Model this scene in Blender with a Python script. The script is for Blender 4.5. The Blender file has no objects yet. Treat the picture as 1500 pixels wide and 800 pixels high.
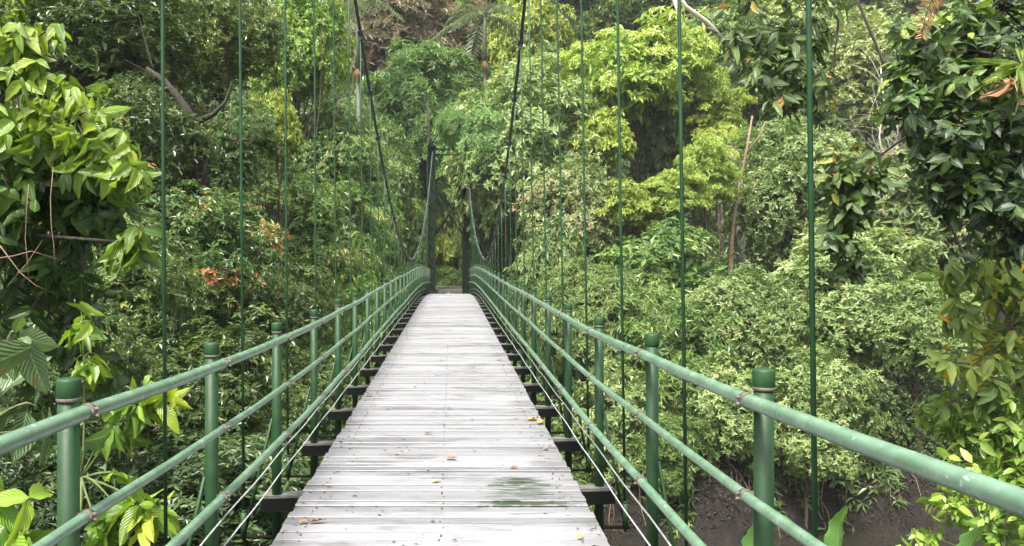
import bpy, math, random
import numpy as np
from mathutils import Matrix, Vector

random.seed(7)
rng = np.random.default_rng(11)
SC = bpy.context.scene
HAZE = .0003
COL = SC.collection
R = math.radians
EYE = 1.57                      # eye above the deck at the camera
F, VX, VY = 1200.0, 660.5, 371.0   # focal length and vanishing point, in pixels of the 1500 px photograph


def P(px, py, d):
    return np.array([(px - VX) * d / F, d, EYE + (VY - py) * d / F])


# ------------------------------------------------------------------ materials
def new_mat(name):
    m = bpy.data.materials.new(name)
    m.use_nodes = True
    nt = m.node_tree
    nt.nodes.clear()
    out = nt.nodes.new('ShaderNodeOutputMaterial')
    return m, nt, out


def node(nt, t, **kw):
    n = nt.nodes.new(t)
    for k, v in kw.items():
        if k in n.inputs:
            n.inputs[k].default_value = v
        else:
            setattr(n, k, v)
    return n


def ramp(nt, stops, interp='LINEAR'):
    r = nt.nodes.new('ShaderNodeValToRGB')
    cr = r.color_ramp
    cr.interpolation = interp
    while len(cr.elements) < len(stops):
        cr.elements.new(0.5)
    for e, (p, c) in zip(cr.elements, stops):
        e.position = p
        e.color = (c[0], c[1], c[2], 1)
    return r


def leaf_mat(name, stops, rough=0.42, transl=0.3, veins=False, spec=0.5, tw=1.5):
    m, nt, out = new_mat(name)
    L = nt.links.new
    at = node(nt, 'ShaderNodeAttribute', attribute_name='tint')
    rp = ramp(nt, stops)
    L(at.outputs['Fac'], rp.inputs[0])
    oi = node(nt, 'ShaderNodeObjectInfo')
    mr = node(nt, 'ShaderNodeMapRange')
    mr.inputs['To Min'].default_value = 0.86
    mr.inputs['To Max'].default_value = 1.16
    L(oi.outputs['Random'], mr.inputs['Value'])
    hs = node(nt, 'ShaderNodeHueSaturation')
    L(mr.outputs[0], hs.inputs['Value'])
    L(rp.outputs[0], hs.inputs['Color'])
    col = hs.outputs[0]
    pr = node(nt, 'ShaderNodeBsdfPrincipled')
    pr.inputs['Roughness'].default_value = rough
    pr.inputs['Specular IOR Level'].default_value = spec
    if veins:
        tcn = node(nt, 'ShaderNodeTexCoord'); bn = node(nt, 'ShaderNodeTexNoise', Scale=24.0, Detail=4.0)
        L(tcn.outputs['Object'], bn.inputs['Vector'])
        br = ramp(nt, [(0.64, (0, 0, 0)), (0.70, (1, 1, 1))]); L(bn.outputs[0], br.inputs[0])
        bm = node(nt, 'ShaderNodeMix', data_type='RGBA'); bm.inputs['B'].default_value = (0.11, 0.075, 0.025, 1)
        L(br.outputs[0], bm.inputs['Factor']); L(col, bm.inputs['A']); col = bm.outputs['Result']
        uv = node(nt, 'ShaderNodeUVMap', uv_map='leaf')
        sp = node(nt, 'ShaderNodeSeparateXYZ')
        L(uv.outputs[0], sp.inputs[0])
        a = node(nt, 'ShaderNodeMath', operation='SUBTRACT'); a.inputs[1].default_value = 0.5
        L(sp.outputs[0], a.inputs[0])
        b = node(nt, 'ShaderNodeMath', operation='ABSOLUTE'); L(a.outputs[0], b.inputs[0])
        c = node(nt, 'ShaderNodeMath', operation='MULTIPLY_ADD')     # v - 0.8|u| -> slanted side veins
        c.inputs[1].default_value = -0.7
        L(b.outputs[0], c.inputs[0]); L(sp.outputs[1], c.inputs[2])
        s = node(nt, 'ShaderNodeMath', operation='MULTIPLY'); s.inputs[1].default_value = 60.0
        L(c.outputs[0], s.inputs[0])
        w = node(nt, 'ShaderNodeMath', operation='SINE'); L(s.outputs[0], w.inputs[0])
        mid = node(nt, 'ShaderNodeMapRange'); mid.inputs['From Min'].default_value = 0.0
        mid.inputs['From Max'].default_value = 0.05; mid.inputs['To Min'].default_value = 1; mid.inputs['To Max'].default_value = 0
        L(b.outputs[0], mid.inputs['Value'])
        mx = node(nt, 'ShaderNodeMix', data_type='RGBA')
        mx.inputs['B'].default_value = (0.30, 0.40, 0.12, 1)
        sc_ = node(nt, 'ShaderNodeMath', operation='MULTIPLY'); sc_.inputs[1].default_value = 0.55
        L(mid.outputs[0], sc_.inputs[0]); L(sc_.outputs[0], mx.inputs['Factor'])
        L(col, mx.inputs['A'])
        col = mx.outputs['Result']
        bp = node(nt, 'ShaderNodeBump', Strength=0.35, Distance=0.01)
        L(w.outputs[0], bp.inputs['Height'])
        L(bp.outputs[0], pr.inputs['Normal'])
    L(col, pr.inputs['Base Color'])
    tr = node(nt, 'ShaderNodeBsdfTranslucent')
    g = node(nt, 'ShaderNodeMix', data_type='RGBA', blend_type='MULTIPLY')
    g.inputs['Factor'].default_value = 1
    g.inputs['B'].default_value = (tw * 1.0, tw * 1.05, tw * 0.55, 1)
    L(col, g.inputs['A']); L(g.outputs['Result'], tr.inputs['Color'])
    ms = node(nt, 'ShaderNodeMixShader'); ms.inputs[0].default_value = transl
    L(pr.outputs[0], ms.inputs[1]); L(tr.outputs[0], ms.inputs[2]); L(ms.outputs[0], out.inputs[0])
    return m


def noisy_mat(name, stops, scale=4.0, rough=0.7, bump=0.3, detail=6, spec=0.4, metallic=0.0, stretch=(1, 1, 1), dist=0.02, coords='Object'):
    m, nt, out = new_mat(name)
    L = nt.links.new
    tc = node(nt, 'ShaderNodeTexCoord')
    mp = node(nt, 'ShaderNodeMapping'); mp.inputs['Scale'].default_value = stretch
    L(tc.outputs[coords], mp.inputs[0])
    nz = node(nt, 'ShaderNodeTexNoise', Scale=scale, Detail=detail, Roughness=0.62)
    L(mp.outputs[0], nz.inputs['Vector'])
    rp = ramp(nt, stops); L(nz.outputs[0], rp.inputs[0])
    pr = node(nt, 'ShaderNodeBsdfPrincipled', Roughness=rough, Metallic=metallic)
    pr.inputs['Specular IOR Level'].default_value = spec
    L(rp.outputs[0], pr.inputs['Base Color'])
    bp = node(nt, 'ShaderNodeBump', Strength=bump, Distance=dist)
    L(nz.outputs[0], bp.inputs['Height']); L(bp.outputs[0], pr.inputs['Normal'])
    L(pr.outputs[0], out.inputs[0])
    return m


def paint_mat(name, base, dark, chip, rough=0.32, chip_at=0.70, spec=0.5):
    """gloss paint with fine dirt, worn chips"""
    m, nt, out = new_mat(name)
    L = nt.links.new
    tc = node(nt, 'ShaderNodeTexCoord')
    n1 = node(nt, 'ShaderNodeTexNoise', Scale=9.0, Detail=6.0, Roughness=0.65)
    L(tc.outputs['Object'], n1.inputs['Vector'])
    r1 = ramp(nt, [(0.30, dark), (0.62, base)]); L(n1.outputs[0], r1.inputs[0])
    n2 = node(nt, 'ShaderNodeTexNoise', Scale=26.0, Detail=4.0, Roughness=0.7)
    L(tc.outputs['Object'], n2.inputs['Vector'])
    r2 = ramp(nt, [(chip_at, (0, 0, 0)), (chip_at + 0.025, (1, 1, 1))]); L(n2.outputs[0], r2.inputs[0])
    mx = node(nt, 'ShaderNodeMix', data_type='RGBA')
    mx.inputs['B'].default_value = (*chip, 1)
    L(r2.outputs[0], mx.inputs['Factor']); L(r1.outputs[0], mx.inputs['A'])
    pr = node(nt, 'ShaderNodeBsdfPrincipled')
    pr.inputs['Specular IOR Level'].default_value = spec
    L(mx.outputs['Result'], pr.inputs['Base Color'])
    rr = node(nt, 'ShaderNodeMapRange'); rr.inputs['To Min'].default_value = rough - 0.08; rr.inputs['To Max'].default_value = rough + 0.22
    L(n2.outputs[0], rr.inputs['Value']); L(rr.outputs[0], pr.inputs['Roughness'])
    bp = node(nt, 'ShaderNodeBump', Strength=0.12, Distance=0.004)
    L(n2.outputs[0], bp.inputs['Height']); L(bp.outputs[0], pr.inputs['Normal'])
    L(pr.outputs[0], out.inputs[0])
    return m


def deck_mat():
    m, nt, out = new_mat('weathered wet planks')
    L = nt.links.new
    tc = node(nt, 'ShaderNodeTexCoord')
    # grain runs across the bridge (along x)
    mp = node(nt, 'ShaderNodeMapping'); mp.inputs['Scale'].default_value = (1.2, 42, 42)
    L(tc.outputs['Object'], mp.inputs[0])
    gr = node(nt, 'ShaderNodeTexNoise', Scale=1.6, Detail=8.0, Roughness=0.7); L(mp.outputs[0], gr.inputs['Vector'])
    at = node(nt, 'ShaderNodeAttribute', attribute_name='tint')
    add = node(nt, 'ShaderNodeMath', operation='MULTIPLY_ADD'); add.inputs[1].default_value = 0.45
    L(at.outputs['Fac'], add.inputs[0]); L(gr.outputs[0], add.inputs[2])
    rp = ramp(nt, [(0.36, (0.062, 0.062, 0.063)), (0.52, (0.145, 0.145, 0.152)), (0.88, (0.205, 0.206, 0.216))]); L(add.outputs[0], rp.inputs[0])
    # big damp / algae stains
    mp2 = node(nt, 'ShaderNodeMapping'); mp2.inputs['Scale'].default_value = (0.9, 2.2, 1)
    L(tc.outputs['Object'], mp2.inputs[0])
    st = node(nt, 'ShaderNodeTexNoise', Scale=1.3, Detail=7.0, Roughness=0.68); L(mp2.outputs[0], st.inputs['Vector'])
    rs = ramp(nt, [(0.36, (1, 1, 1)), (0.50, (0, 0, 0))]); L(st.outputs[0], rs.inputs[0])
    mx = node(nt, 'ShaderNodeMix', data_type='RGBA'); mx.inputs['B'].default_value = (0.055, 0.055, 0.054, 1)
    f = node(nt, 'ShaderNodeMath', operation='MULTIPLY'); f.inputs[1].default_value = 0.6
    L(rs.outputs[0], f.inputs[0]); L(f.outputs[0], mx.inputs['Factor']); L(rp.outputs[0], mx.inputs['A'])
    # moss patch on the right, a few metres ahead
    sp = node(nt, 'ShaderNodeSeparateXYZ'); L(tc.outputs['Object'], sp.inputs[0])

    def bump1(sock, c, w):
        a = node(nt, 'ShaderNodeMath', operation='SUBTRACT'); a.inputs[1].default_value = c; L(sock, a.inputs[0])
        b = node(nt, 'ShaderNodeMath', operation='DIVIDE'); b.inputs[1].default_value = w; L(a.outputs[0], b.inputs[0])
        c2 = node(nt, 'ShaderNodeMath', operation='POWER'); c2.inputs[1].default_value = 2; L(b.outputs[0], c2.inputs[0])
        return c2.outputs[0]
    sx = bump1(sp.outputs[0], 0.47, 0.42); sy = bump1(sp.outputs[1], 5.35, 0.50)
    sm = node(nt, 'ShaderNodeMath', operation='ADD'); L(sx, sm.inputs[0]); L(sy, sm.inputs[1])
    fall = node(nt, 'ShaderNodeMapRange'); fall.inputs['From Min'].default_value = 0.0; fall.inputs['From Max'].default_value = 1.3
    fall.inputs['To Min'].default_value = 0.30; fall.inputs['To Max'].default_value = 0.0
    L(sm.outputs[0], fall.inputs['Value'])
    mo = node(nt, 'ShaderNodeMath', operation='ADD'); L(fall.outputs[0], mo.inputs[0])
    mp3 = node(nt, 'ShaderNodeMapping'); mp3.inputs['Scale'].default_value = (3.5, 55, 1); L(tc.outputs['Object'], mp3.inputs[0])
    mz = node(nt, 'ShaderNodeTexNoise', Scale=1.0, Detail=10.0, Roughness=0.78); L(mp3.outputs[0], mz.inputs['Vector']); tm_ = node(nt, 'ShaderNodeMath', operation='MULTIPLY_ADD'); tm_.inputs[1].default_value = 0.16; L(at.outputs['Fac'], tm_.inputs[0]); L(mz.outputs[0], tm_.inputs[2])
    L(tm_.outputs[0], mo.inputs[1])
    rm = ramp(nt, [(0.80, (0, 0, 0)), (0.83, (1, 1, 1))]); L(mo.outputs[0], rm.inputs[0])
    mx2 = node(nt, 'ShaderNodeMix', data_type='RGBA'); mx2.inputs['B'].default_value = (0.020, 0.030, 0.012, 1)
    L(rm.outputs[0], mx2.inputs['Factor']); L(mx.outputs['Result'], mx2.inputs['A'])
    pr = node(nt, 'ShaderNodeBsdfPrincipled')
    # dirt specks and splits
    mp4 = node(nt, 'ShaderNodeMapping'); mp4.inputs['Scale'].default_value = (9, 34, 1); L(tc.outputs['Object'], mp4.inputs[0])
    dz = node(nt, 'ShaderNodeTexNoise', Scale=1.5, Detail=5.0, Roughness=0.6); L(mp4.outputs[0], dz.inputs['Vector'])
    rd = ramp(nt, [(0.64, (0, 0, 0)), (0.70, (1, 1, 1))]); L(dz.outputs[0], rd.inputs[0])
    ex = node(nt, 'ShaderNodeMath', operation='ADD'); ex.inputs[1].default_value = 0.057; L(sp.outputs[0], ex.inputs[0])  # darker deck edges: edge dirt plus contact shade painted into the colour
    ea = node(nt, 'ShaderNodeMath', operation='ABSOLUTE'); L(ex.outputs[0], ea.inputs[0])
    em = node(nt, 'ShaderNodeMapRange'); em.inputs['From Min'].default_value = .62; em.inputs['From Max'].default_value = .95; em.inputs['To Max'].default_value = .5
    L(ea.outputs[0], em.inputs['Value'])
    en = node(nt, 'ShaderNodeMath', operation='MULTIPLY'); L(em.outputs[0], en.inputs[0]); L(gr.outputs[0], en.inputs[1])
    fm = node(nt, 'ShaderNodeMath', operation='MULTIPLY_ADD'); fm.inputs[1].default_value = 0.7; L(rd.outputs[0], fm.inputs[0]); L(en.outputs[0], fm.inputs[2])
    fd = node(nt, 'ShaderNodeClamp'); L(fm.outputs[0], fd.inputs[0])
    mx3 = node(nt, 'ShaderNodeMix', data_type='RGBA'); mx3.inputs['B'].default_value = (0.035, 0.032, 0.027, 1)
    L(fd.outputs[0], mx3.inputs['Factor']); L(mx2.outputs['Result'], mx3.inputs['A'])
    L(mx3.outputs['Result'], pr.inputs['Base Color'])
    rr = node(nt, 'ShaderNodeMapRange'); rr.inputs['From Min'].default_value = 0.3; rr.inputs['From Max'].default_value = 0.7
    rr.inputs['To Min'].default_value = 0.34; rr.inputs['To Max'].default_value = 0.62
    L(st.outputs[0], rr.inputs['Value']); L(rr.outputs[0], pr.inputs['Roughness'])
    bp = node(nt, 'ShaderNodeBump', Strength=0.35, Distance=0.006)
    L(gr.outputs[0], bp.inputs['Height']); L(bp.outputs[0], pr.inputs['Normal'])
    L(pr.outputs[0], out.inputs[0])
    return m


M = {}
M['paint'] = paint_mat('gloss green paint', (0.014, 0.047, 0.014), (0.008, 0.028, 0.009), (0.20, 0.24, 0.20), 0.46, 0.74, .28)
M['rail'] = paint_mat('worn pale green paint', (0.122, 0.205, 0.135), (0.058, 0.118, 0.066), (0.28, 0.31, 0.28), 0.24, 0.64, .9)
M['rod'] = paint_mat('rod green paint', (0.015, 0.056, 0.019), (0.009, 0.034, 0.011), (0.10, 0.06, 0.03), 0.45, 0.66, .35)
M['cable'] = noisy_mat('dark greased cable', [(0.3, (0.018, 0.026, 0.024)), (0.7, (0.06, 0.085, 0.075))], 14, 0.5, 0.4)
M['steel'] = noisy_mat('rusty clamp steel', [(0.3, (0.03, 0.035, 0.03)), (0.55, (0.12, 0.10, 0.08)), (0.75, (0.35, 0.31, 0.27))], 30, 0.5, 0.3)
M['wire'] = noisy_mat('bare steel wire', [(0.3, (0.22, 0.23, 0.22)), (0.7, (0.42, 0.43, 0.42))], 20, 0.4, 0.2)
M['beam'] = noisy_mat('beam dark steel', [(0.3, (0.0025, 0.003, 0.0025)), (0.6, (0.005, 0.006, 0.005)), (0.8, (0.012, 0.013, 0.010))], 7, 0.8, 0.3, spec=.1)
M['beamtop'] = noisy_mat('pale weathered wood', [(0.3, (0.03, 0.03, 0.026)), (0.7, (0.14, 0.14, 0.125))], 9, 0.7, 0.3, stretch=(1, 6, 6))
M['tower'] = noisy_mat('mossy dark tower steel', [(0.3, (0.003, 0.009, 0.004)), (0.55, (0.006, 0.017, 0.008)), (0.75, (0.016, 0.030, 0.013))], 5, 0.8, 0.3, spec=.15)
M['concrete'] = noisy_mat('damp concrete', [(0.3, (0.035, 0.034, 0.028)), (0.7, (0.105, 0.10, 0.088))], 6, 0.85, 0.4)
M['deck'] = deck_mat()
M['bark'] = noisy_mat('grey brown bark', [(0.3, (0.035, 0.028, 0.020)), (0.7, (0.15, 0.12, 0.085))], 7, 0.9, 0.7, stretch=(3, 3, 0.6), dist=0.05)
M['barkdark'] = noisy_mat('dark mossy bark', [(0.3, (0.012, 0.010, 0.007)), (0.6, (0.035, 0.030, 0.020)), (0.8, (0.06, 0.075, 0.03))], 7, 0.9, 0.7, stretch=(3, 3, 0.8), dist=0.05)
M['barkpale'] = noisy_mat('pale bark', [(0.3, (0.26, 0.23, 0.18)), (0.7, (0.52, 0.48, 0.40))], 6, 0.85, 0.5, stretch=(3, 3, 0.6))
M['barkwarm'] = noisy_mat('warm brown bark', [(0.3, (0.10, 0.065, 0.04)), (0.7, (0.27, 0.19, 0.12))], 6, 0.9, 0.5, stretch=(3, 3, 0.6))
M['palmtrunk'] = noisy_mat('grey green palm stem', [(0.3, (0.045, 0.056, 0.036)), (0.7, (0.105, 0.12, 0.08))], 3, 0.7, 0.3, stretch=(1, 1, 4))
M['soil'] = noisy_mat('forest soil', [(0.28, (0.004, 0.0035, 0.0025)), (0.5, (0.007, 0.0048, 0.003)), (0.62, (0.015, 0.0102, 0.0065)), (0.75, (0.015, 0.019, 0.008))], 2.2, 0.95, 0.9, detail=10, dist=0.25)  # colour lowered to stand in for canopy shade over the bank
M['stem'] = noisy_mat('green stem', [(0.3, (0.05, 0.07, 0.02)), (0.7, (0.12, 0.16, 0.05))], 9, 0.6, 0.2)
M['orange'] = noisy_mat('orange palm fruit', [(0.3, (0.13, 0.07, 0.025)), (0.7, (0.24, 0.14, 0.055))], 9, 0.6, 0.2)

G = lambda *a: list(a)
LM = {
    'sage':   leaf_mat('sage leaves',    G((0.0, (0.076, 0.129, 0.030)), (0.45, (0.151, 0.219, 0.067)), (0.85, (0.226, 0.289, 0.103)), (1.0, (0.301, 0.321, 0.133)))),
    'sagepk': leaf_mat('sage leaves with buff tips', G((0.0, (0.081, 0.122, 0.032)), (0.45, (0.152, 0.204, 0.067)), (0.78, (0.233, 0.274, 0.103)), (0.92, (0.324, 0.289, 0.154)), (1.0, (0.345, 0.236, 0.154)))),
    'mid':    leaf_mat('mid green leaves', G((0.0, (0.053, 0.111, 0.023)), (0.5, (0.119, 0.195, 0.046)), (0.9, (0.212, 0.292, 0.078)), (1.0, (0.317, 0.311, 0.116)))),
    'fresh':  leaf_mat('fresh soft green leaves', G((0.0, (0.067, 0.141, 0.035)), (0.5, (0.139, 0.242, 0.070)), (1.0, (0.233, 0.342, 0.105)))),
    'bright': leaf_mat('bright green leaves', G((0.0, (0.060, 0.145, 0.016)), (0.5, (0.151, 0.252, 0.036)), (1.0, (0.272, 0.375, 0.063)))),
    'lime':   leaf_mat('lime yellow leaves', G((0.0, (0.135, 0.223, 0.024)), (0.5, (0.257, 0.340, 0.053)), (1.0, (0.379, 0.428, 0.113))), transl=0.38),
    'lime2':  leaf_mat('yellow green leaves', G((0.0, (0.130, 0.190, 0.018)), (0.5, (0.230, 0.300, 0.035)), (1.0, (0.360, 0.390, 0.070)))),
    'pale':   leaf_mat('pale hillside leaves', G((0.0, (0.133, 0.180, 0.052)), (0.5, (0.285, 0.342, 0.123)), (1.0, (0.418, 0.437, 0.209)))),
    'dusty':  leaf_mat('dusty buff leaves', G((0.0, (0.090, 0.086, 0.054)), (0.5, (0.189, 0.162, 0.113)), (1.0, (0.324, 0.243, 0.189)))),
    'dark':   leaf_mat('dark glossy leaves', G((0.0, (0.029, 0.057, 0.011)), (0.5, (0.069, 0.114, 0.026)), (0.9, (0.125, 0.174, 0.042)), (1.0, (0.208, 0.230, 0.056))), rough=0.36, transl=0.25, spec=.5),
    'olive':  leaf_mat('olive brown leaves', G((0.0, (0.038, 0.064, 0.017)), (0.5, (0.096, 0.149, 0.034)), (0.8, (0.167, 0.213, 0.051)), (0.93, (0.218, 0.198, 0.061)), (1.0, (0.308, 0.184, 0.073))), transl=0.25, rough=.34),
    'russet': leaf_mat('green leaves with russet shoots', G((0.0, (0.034, 0.074, 0.017)), (0.6, (0.079, 0.141, 0.033)), (0.82, (0.159, 0.215, 0.053)), (0.94, (0.249, 0.196, 0.063)), (1.0, (0.409, 0.148, 0.074))), transl=0.25, rough=.36, spec=.5),
    'shade':  leaf_mat('deep green undergrowth', G((0.0, (0.020, 0.043, 0.013)), (0.6, (0.050, 0.088, 0.025)), (1.0, (0.106, 0.150, 0.044))), transl=0.2),
    'under':  leaf_mat('undergrowth leaves', G((0.0, (0.029, 0.060, 0.016)), (0.5, (0.078, 0.130, 0.036)), (1.0, (0.169, 0.234, 0.072)))),
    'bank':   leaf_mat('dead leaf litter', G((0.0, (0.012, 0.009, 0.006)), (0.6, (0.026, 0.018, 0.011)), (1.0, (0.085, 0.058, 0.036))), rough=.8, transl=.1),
    'near':   leaf_mat('young broad leaves', G((0.0, (0.026, 0.071, 0.013)), (0.35, (0.076, 0.161, 0.021)), (0.7, (0.179, 0.286, 0.026)), (1.0, (0.321, 0.383, 0.036))), rough=0.36, transl=0.34, veins=True),
    'neardk': leaf_mat('dark broad leaves', G((0.0, (0.013, 0.040, 0.010)), (0.5, (0.036, 0.075, 0.014)), (0.85, (0.084, 0.159, 0.027)), (1.0, (0.210, 0.284, 0.042))), rough=0.38, transl=0.22, veins=True),
    'nearol': leaf_mat('olive broad leaves', G((0.0, (0.024, 0.055, 0.015)), (0.5, (0.061, 0.110, 0.026)), (0.85, (0.121, 0.176, 0.037)), (0.95, (0.330, 0.308, 0.055)), (1.0, (0.374, 0.187, 0.044))), rough=0.36, transl=0.25, veins=True),
    'autumn': leaf_mat('green and orange broad leaves', G((0.0, (0.085, 0.150, 0.030)), (0.45, (0.190, 0.270, 0.060)), (0.78, (0.320, 0.390, 0.080)), (0.87, (0.62, 0.50, 0.05)), (1.0, (0.64, 0.30, 0.035))), rough=0.4, transl=0.34, veins=True),
    'greyl':  leaf_mat('grey green quilted leaves', G((0.0, (0.036, 0.077, 0.023)), (0.5, (0.077, 0.135, 0.045)), (1.0, (0.135, 0.203, 0.072))), rough=0.4, transl=0.25, veins=True),
    'banana': leaf_mat('banana leaf green', G((0.0, (0.045, 0.130, 0.030)), (1.0, (0.130, 0.260, 0.060))), rough=0.4, transl=0.35, veins=True),
    'palm':   leaf_mat('palm leaflets', G((0.0, (0.075, 0.112, 0.053)), (0.5, (0.139, 0.180, 0.094)), (1.0, (0.225, 0.255, 0.150))), rough=0.38, transl=0.25),
    'dead':   leaf_mat('dead brown leaves', G((0.0, (0.16, 0.075, 0.035)), (0.5, (0.30, 0.15, 0.07)), (1.0, (0.46, 0.29, 0.15))), rough=0.7, transl=0.2),
    'litter': leaf_mat('fallen leaf', G((0.0, (0.10, 0.045, 0.02)), (0.4, (0.30, 0.17, 0.08)), (0.7, (0.50, 0.26, 0.05)), (1.0, (0.60, 0.46, 0.22))), rough=0.6, transl=0.1, veins=True),
}


# ------------------------------------------------------------------ object helpers
def tag(o, label=None, cat=None, group=None, kind=None):
    if label: o['label'] = label
    if cat: o['category'] = cat
    if group: o['group'] = group
    if kind: o['kind'] = kind
    return o


def empty(name, loc, label, cat, group=None):
    o = bpy.data.objects.new(name, None)
    COL.objects.link(o)
    o.location = loc
    o.empty_display_size = 0.2
    return tag(o, label, cat, group)


def link(name, me, parent=None, local=False):
    """link a mesh; its vertices are in world space unless local, and the parent is an unrotated Empty or part"""
    o = bpy.data.objects.new(name, me)
    COL.objects.link(o)
    if parent is not None:
        o.parent = parent
        if not local:
            w = Vector((0, 0, 0)); p = parent
            while p is not None:
                w += p.location; p = p.parent
            o.location = -w
    return o


class MB:
    def __init__(s):
        s.v, s.f, s.sm, s.mi, s.t = [], [], [], [], []

    def add(s, vs, fs, smooth=False, mi=0, tint=0.5):
        b = len(s.v)
        s.v += [tuple(map(float, q)) for q in vs]
        s.t += [tint] * len(vs)
        for f in fs:
            s.f.append(tuple(b + i for i in f)); s.sm.append(smooth); s.mi.append(mi)
        return s

    def box(s, c, h, rot=None, mi=0, tint=0.5, bev=0.0):
        c = np.array(c, float); hx, hy, hz = h
        if bev <= 0:
            vs = [np.array([x * hx, y * hy, z * hz]) for x in (-1, 1) for y in (-1, 1) for z in (-1, 1)]
            fs = [(0, 1, 3, 2), (4, 6, 7, 5), (0, 4, 5, 1), (2, 3, 7, 6), (0, 2, 6, 4), (1, 5, 7, 3)]
        else:                                    # chamfered on the four edges along x
            pr = [(-hy, -hz + bev), (-hy + bev, -hz), (hy - bev, -hz), (hy, -hz + bev), (hy, hz - bev), (hy - bev, hz), (-hy + bev, hz), (-hy, hz - bev)]
            vs = [np.array([x, y, z]) for x in (-hx, hx) for y, z in pr]
            fs = [(i, (i + 1) % 8, 8 + (i + 1) % 8, 8 + i) for i in range(8)] + [tuple(range(7, -1, -1)), tuple(range(8, 16))]
        if rot is not None:
            vs = [rot @ q for q in vs]
        return s.add([c + q for q in vs], fs, False, mi, tint)

    def tube(s, pts, rad, n=8, caps=True, mi=0, tint=0.5):
        pts = [np.array(p, float) for p in pts]
        if np.isscalar(rad): rad = [rad] * len(pts)
        vs, fs = [], []
        prev = None
        for i, p in enumerate(pts):
            t = pts[min(i + 1, len(pts) - 1)] - pts[max(i - 1, 0)]
            t = t / (np.linalg.norm(t) + 1e-9)
            ref = np.array([0, 0, 1.0]) if abs(t[2]) < 0.9 else np.array([1.0, 0, 0])
            if prev is not None: ref = prev
            a = ref - t * ref.dot(t); a /= np.linalg.norm(a) + 1e-9
            prev = a
            b = np.cross(t, a)
            for k in range(n):
                an = 2 * math.pi * k / n
                vs.append(p + rad[i] * (a * math.cos(an) + b * math.sin(an)))
        for i in range(len(pts) - 1):
            for k in range(n):
                fs.append((i * n + k, i * n + (k + 1) % n, (i + 1) * n + (k + 1) % n, (i + 1) * n + k))
        s.add(vs, fs, True, mi, tint)
        if caps:
            b = len(s.v) - len(vs)
            s.f.append(tuple(b + k for k in range(n - 1, -1, -1))); s.sm.append(False); s.mi.append(mi)
            s.f.append(tuple(b + (len(pts) - 1) * n + k for k in range(n))); s.sm.append(False); s.mi.append(mi)
        return s

    def lathe(s, c, prof, n=16, mi=0):
        """profile (r,z) turned about z at c"""
        c = np.array(c, float)
        vs, fs = [], []
        for r, z in prof:
            for k in range(n):
                a = 2 * math.pi * k / n
                vs.append(c + np.array([r * math.cos(a), r * math.sin(a), z]))
        for i in range(len(prof) - 1):
            for k in range(n):
                fs.append((i * n + k, i * n + (k + 1) % n, (i + 1) * n + (k + 1) % n, (i + 1) * n + k))
        m = len(prof)
        fs.append(tuple((m - 1) * n + k for k in range(n)))
        fs.append(tuple(range(n - 1, -1, -1)))
        return s.add(vs, fs, True, mi, .5)

    def mesh(s, name, mats, tint=False):
        me = bpy.data.meshes.new(name)
        me.from_pydata(s.v, [], s.f)
        me.polygons.foreach_set('use_smooth', s.sm)
        me.polygons.foreach_set('material_index', s.mi)
        for m in (mats if isinstance(mats, (list, tuple)) else [mats]):
            me.materials.append(m)
        if tint:
            a = me.attributes.new('tint', 'FLOAT', 'POINT')
            a.data.foreach_set('value', np.array(s.t, np.float32))
        me.update()
        return me

    def build(s, name, mats, parent=None, tint=False):
        return link(name, s.mesh(name, mats, tint), parent)


# ------------------------------------------------------------------ leaves
def norm(a):
    return a / (np.linalg.norm(a, axis=-1, keepdims=True) + 1e-9)


# templates: (verts (x across, y along, z up) , faces, smooth). x in -.5..5 of width, y,z in length units
T_SIMPLE = (np.array([[0, 0, 0], [-.5, .45, .07], [0, 1, -.10], [.5, .45, .07]]), np.array([[0, 3, 2], [0, 2, 1]]))


def leaf_grid(rows=6, cols=4, droop=0.35, fold=0.22, pw=0.8, wav=0.0):
    vs, fs = [], []
    for i in range(rows + 1):
        v = i / rows
        w = (math.sin(math.pi * v ** pw) ** 0.8) if 0 < v < 1 else 0.02
        for j in range(cols + 1):
            u = j / cols - .5
            vs.append([u * w, v, fold * abs(u) * w * 0.5 - droop * v * v * 0.6 + wav * math.sin(v * 17 + u * 5) * abs(u) * 0.1])
    for i in range(rows):
        for j in range(cols):
            a = i * (cols + 1) + j
            fs.append([a, a + 1, a + cols + 2, a + cols + 1])
    return np.array(vs), np.array(fs)


T_MID = leaf_grid(3, 2, 0.30, 0.30, 0.8)
T_NEAR = leaf_grid(7, 4, 0.55, 0.35, 0.75, 0.6)
T_BROAD = leaf_grid(7, 4, 0.25, 0.30, 0.9, 0.5)


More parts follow.
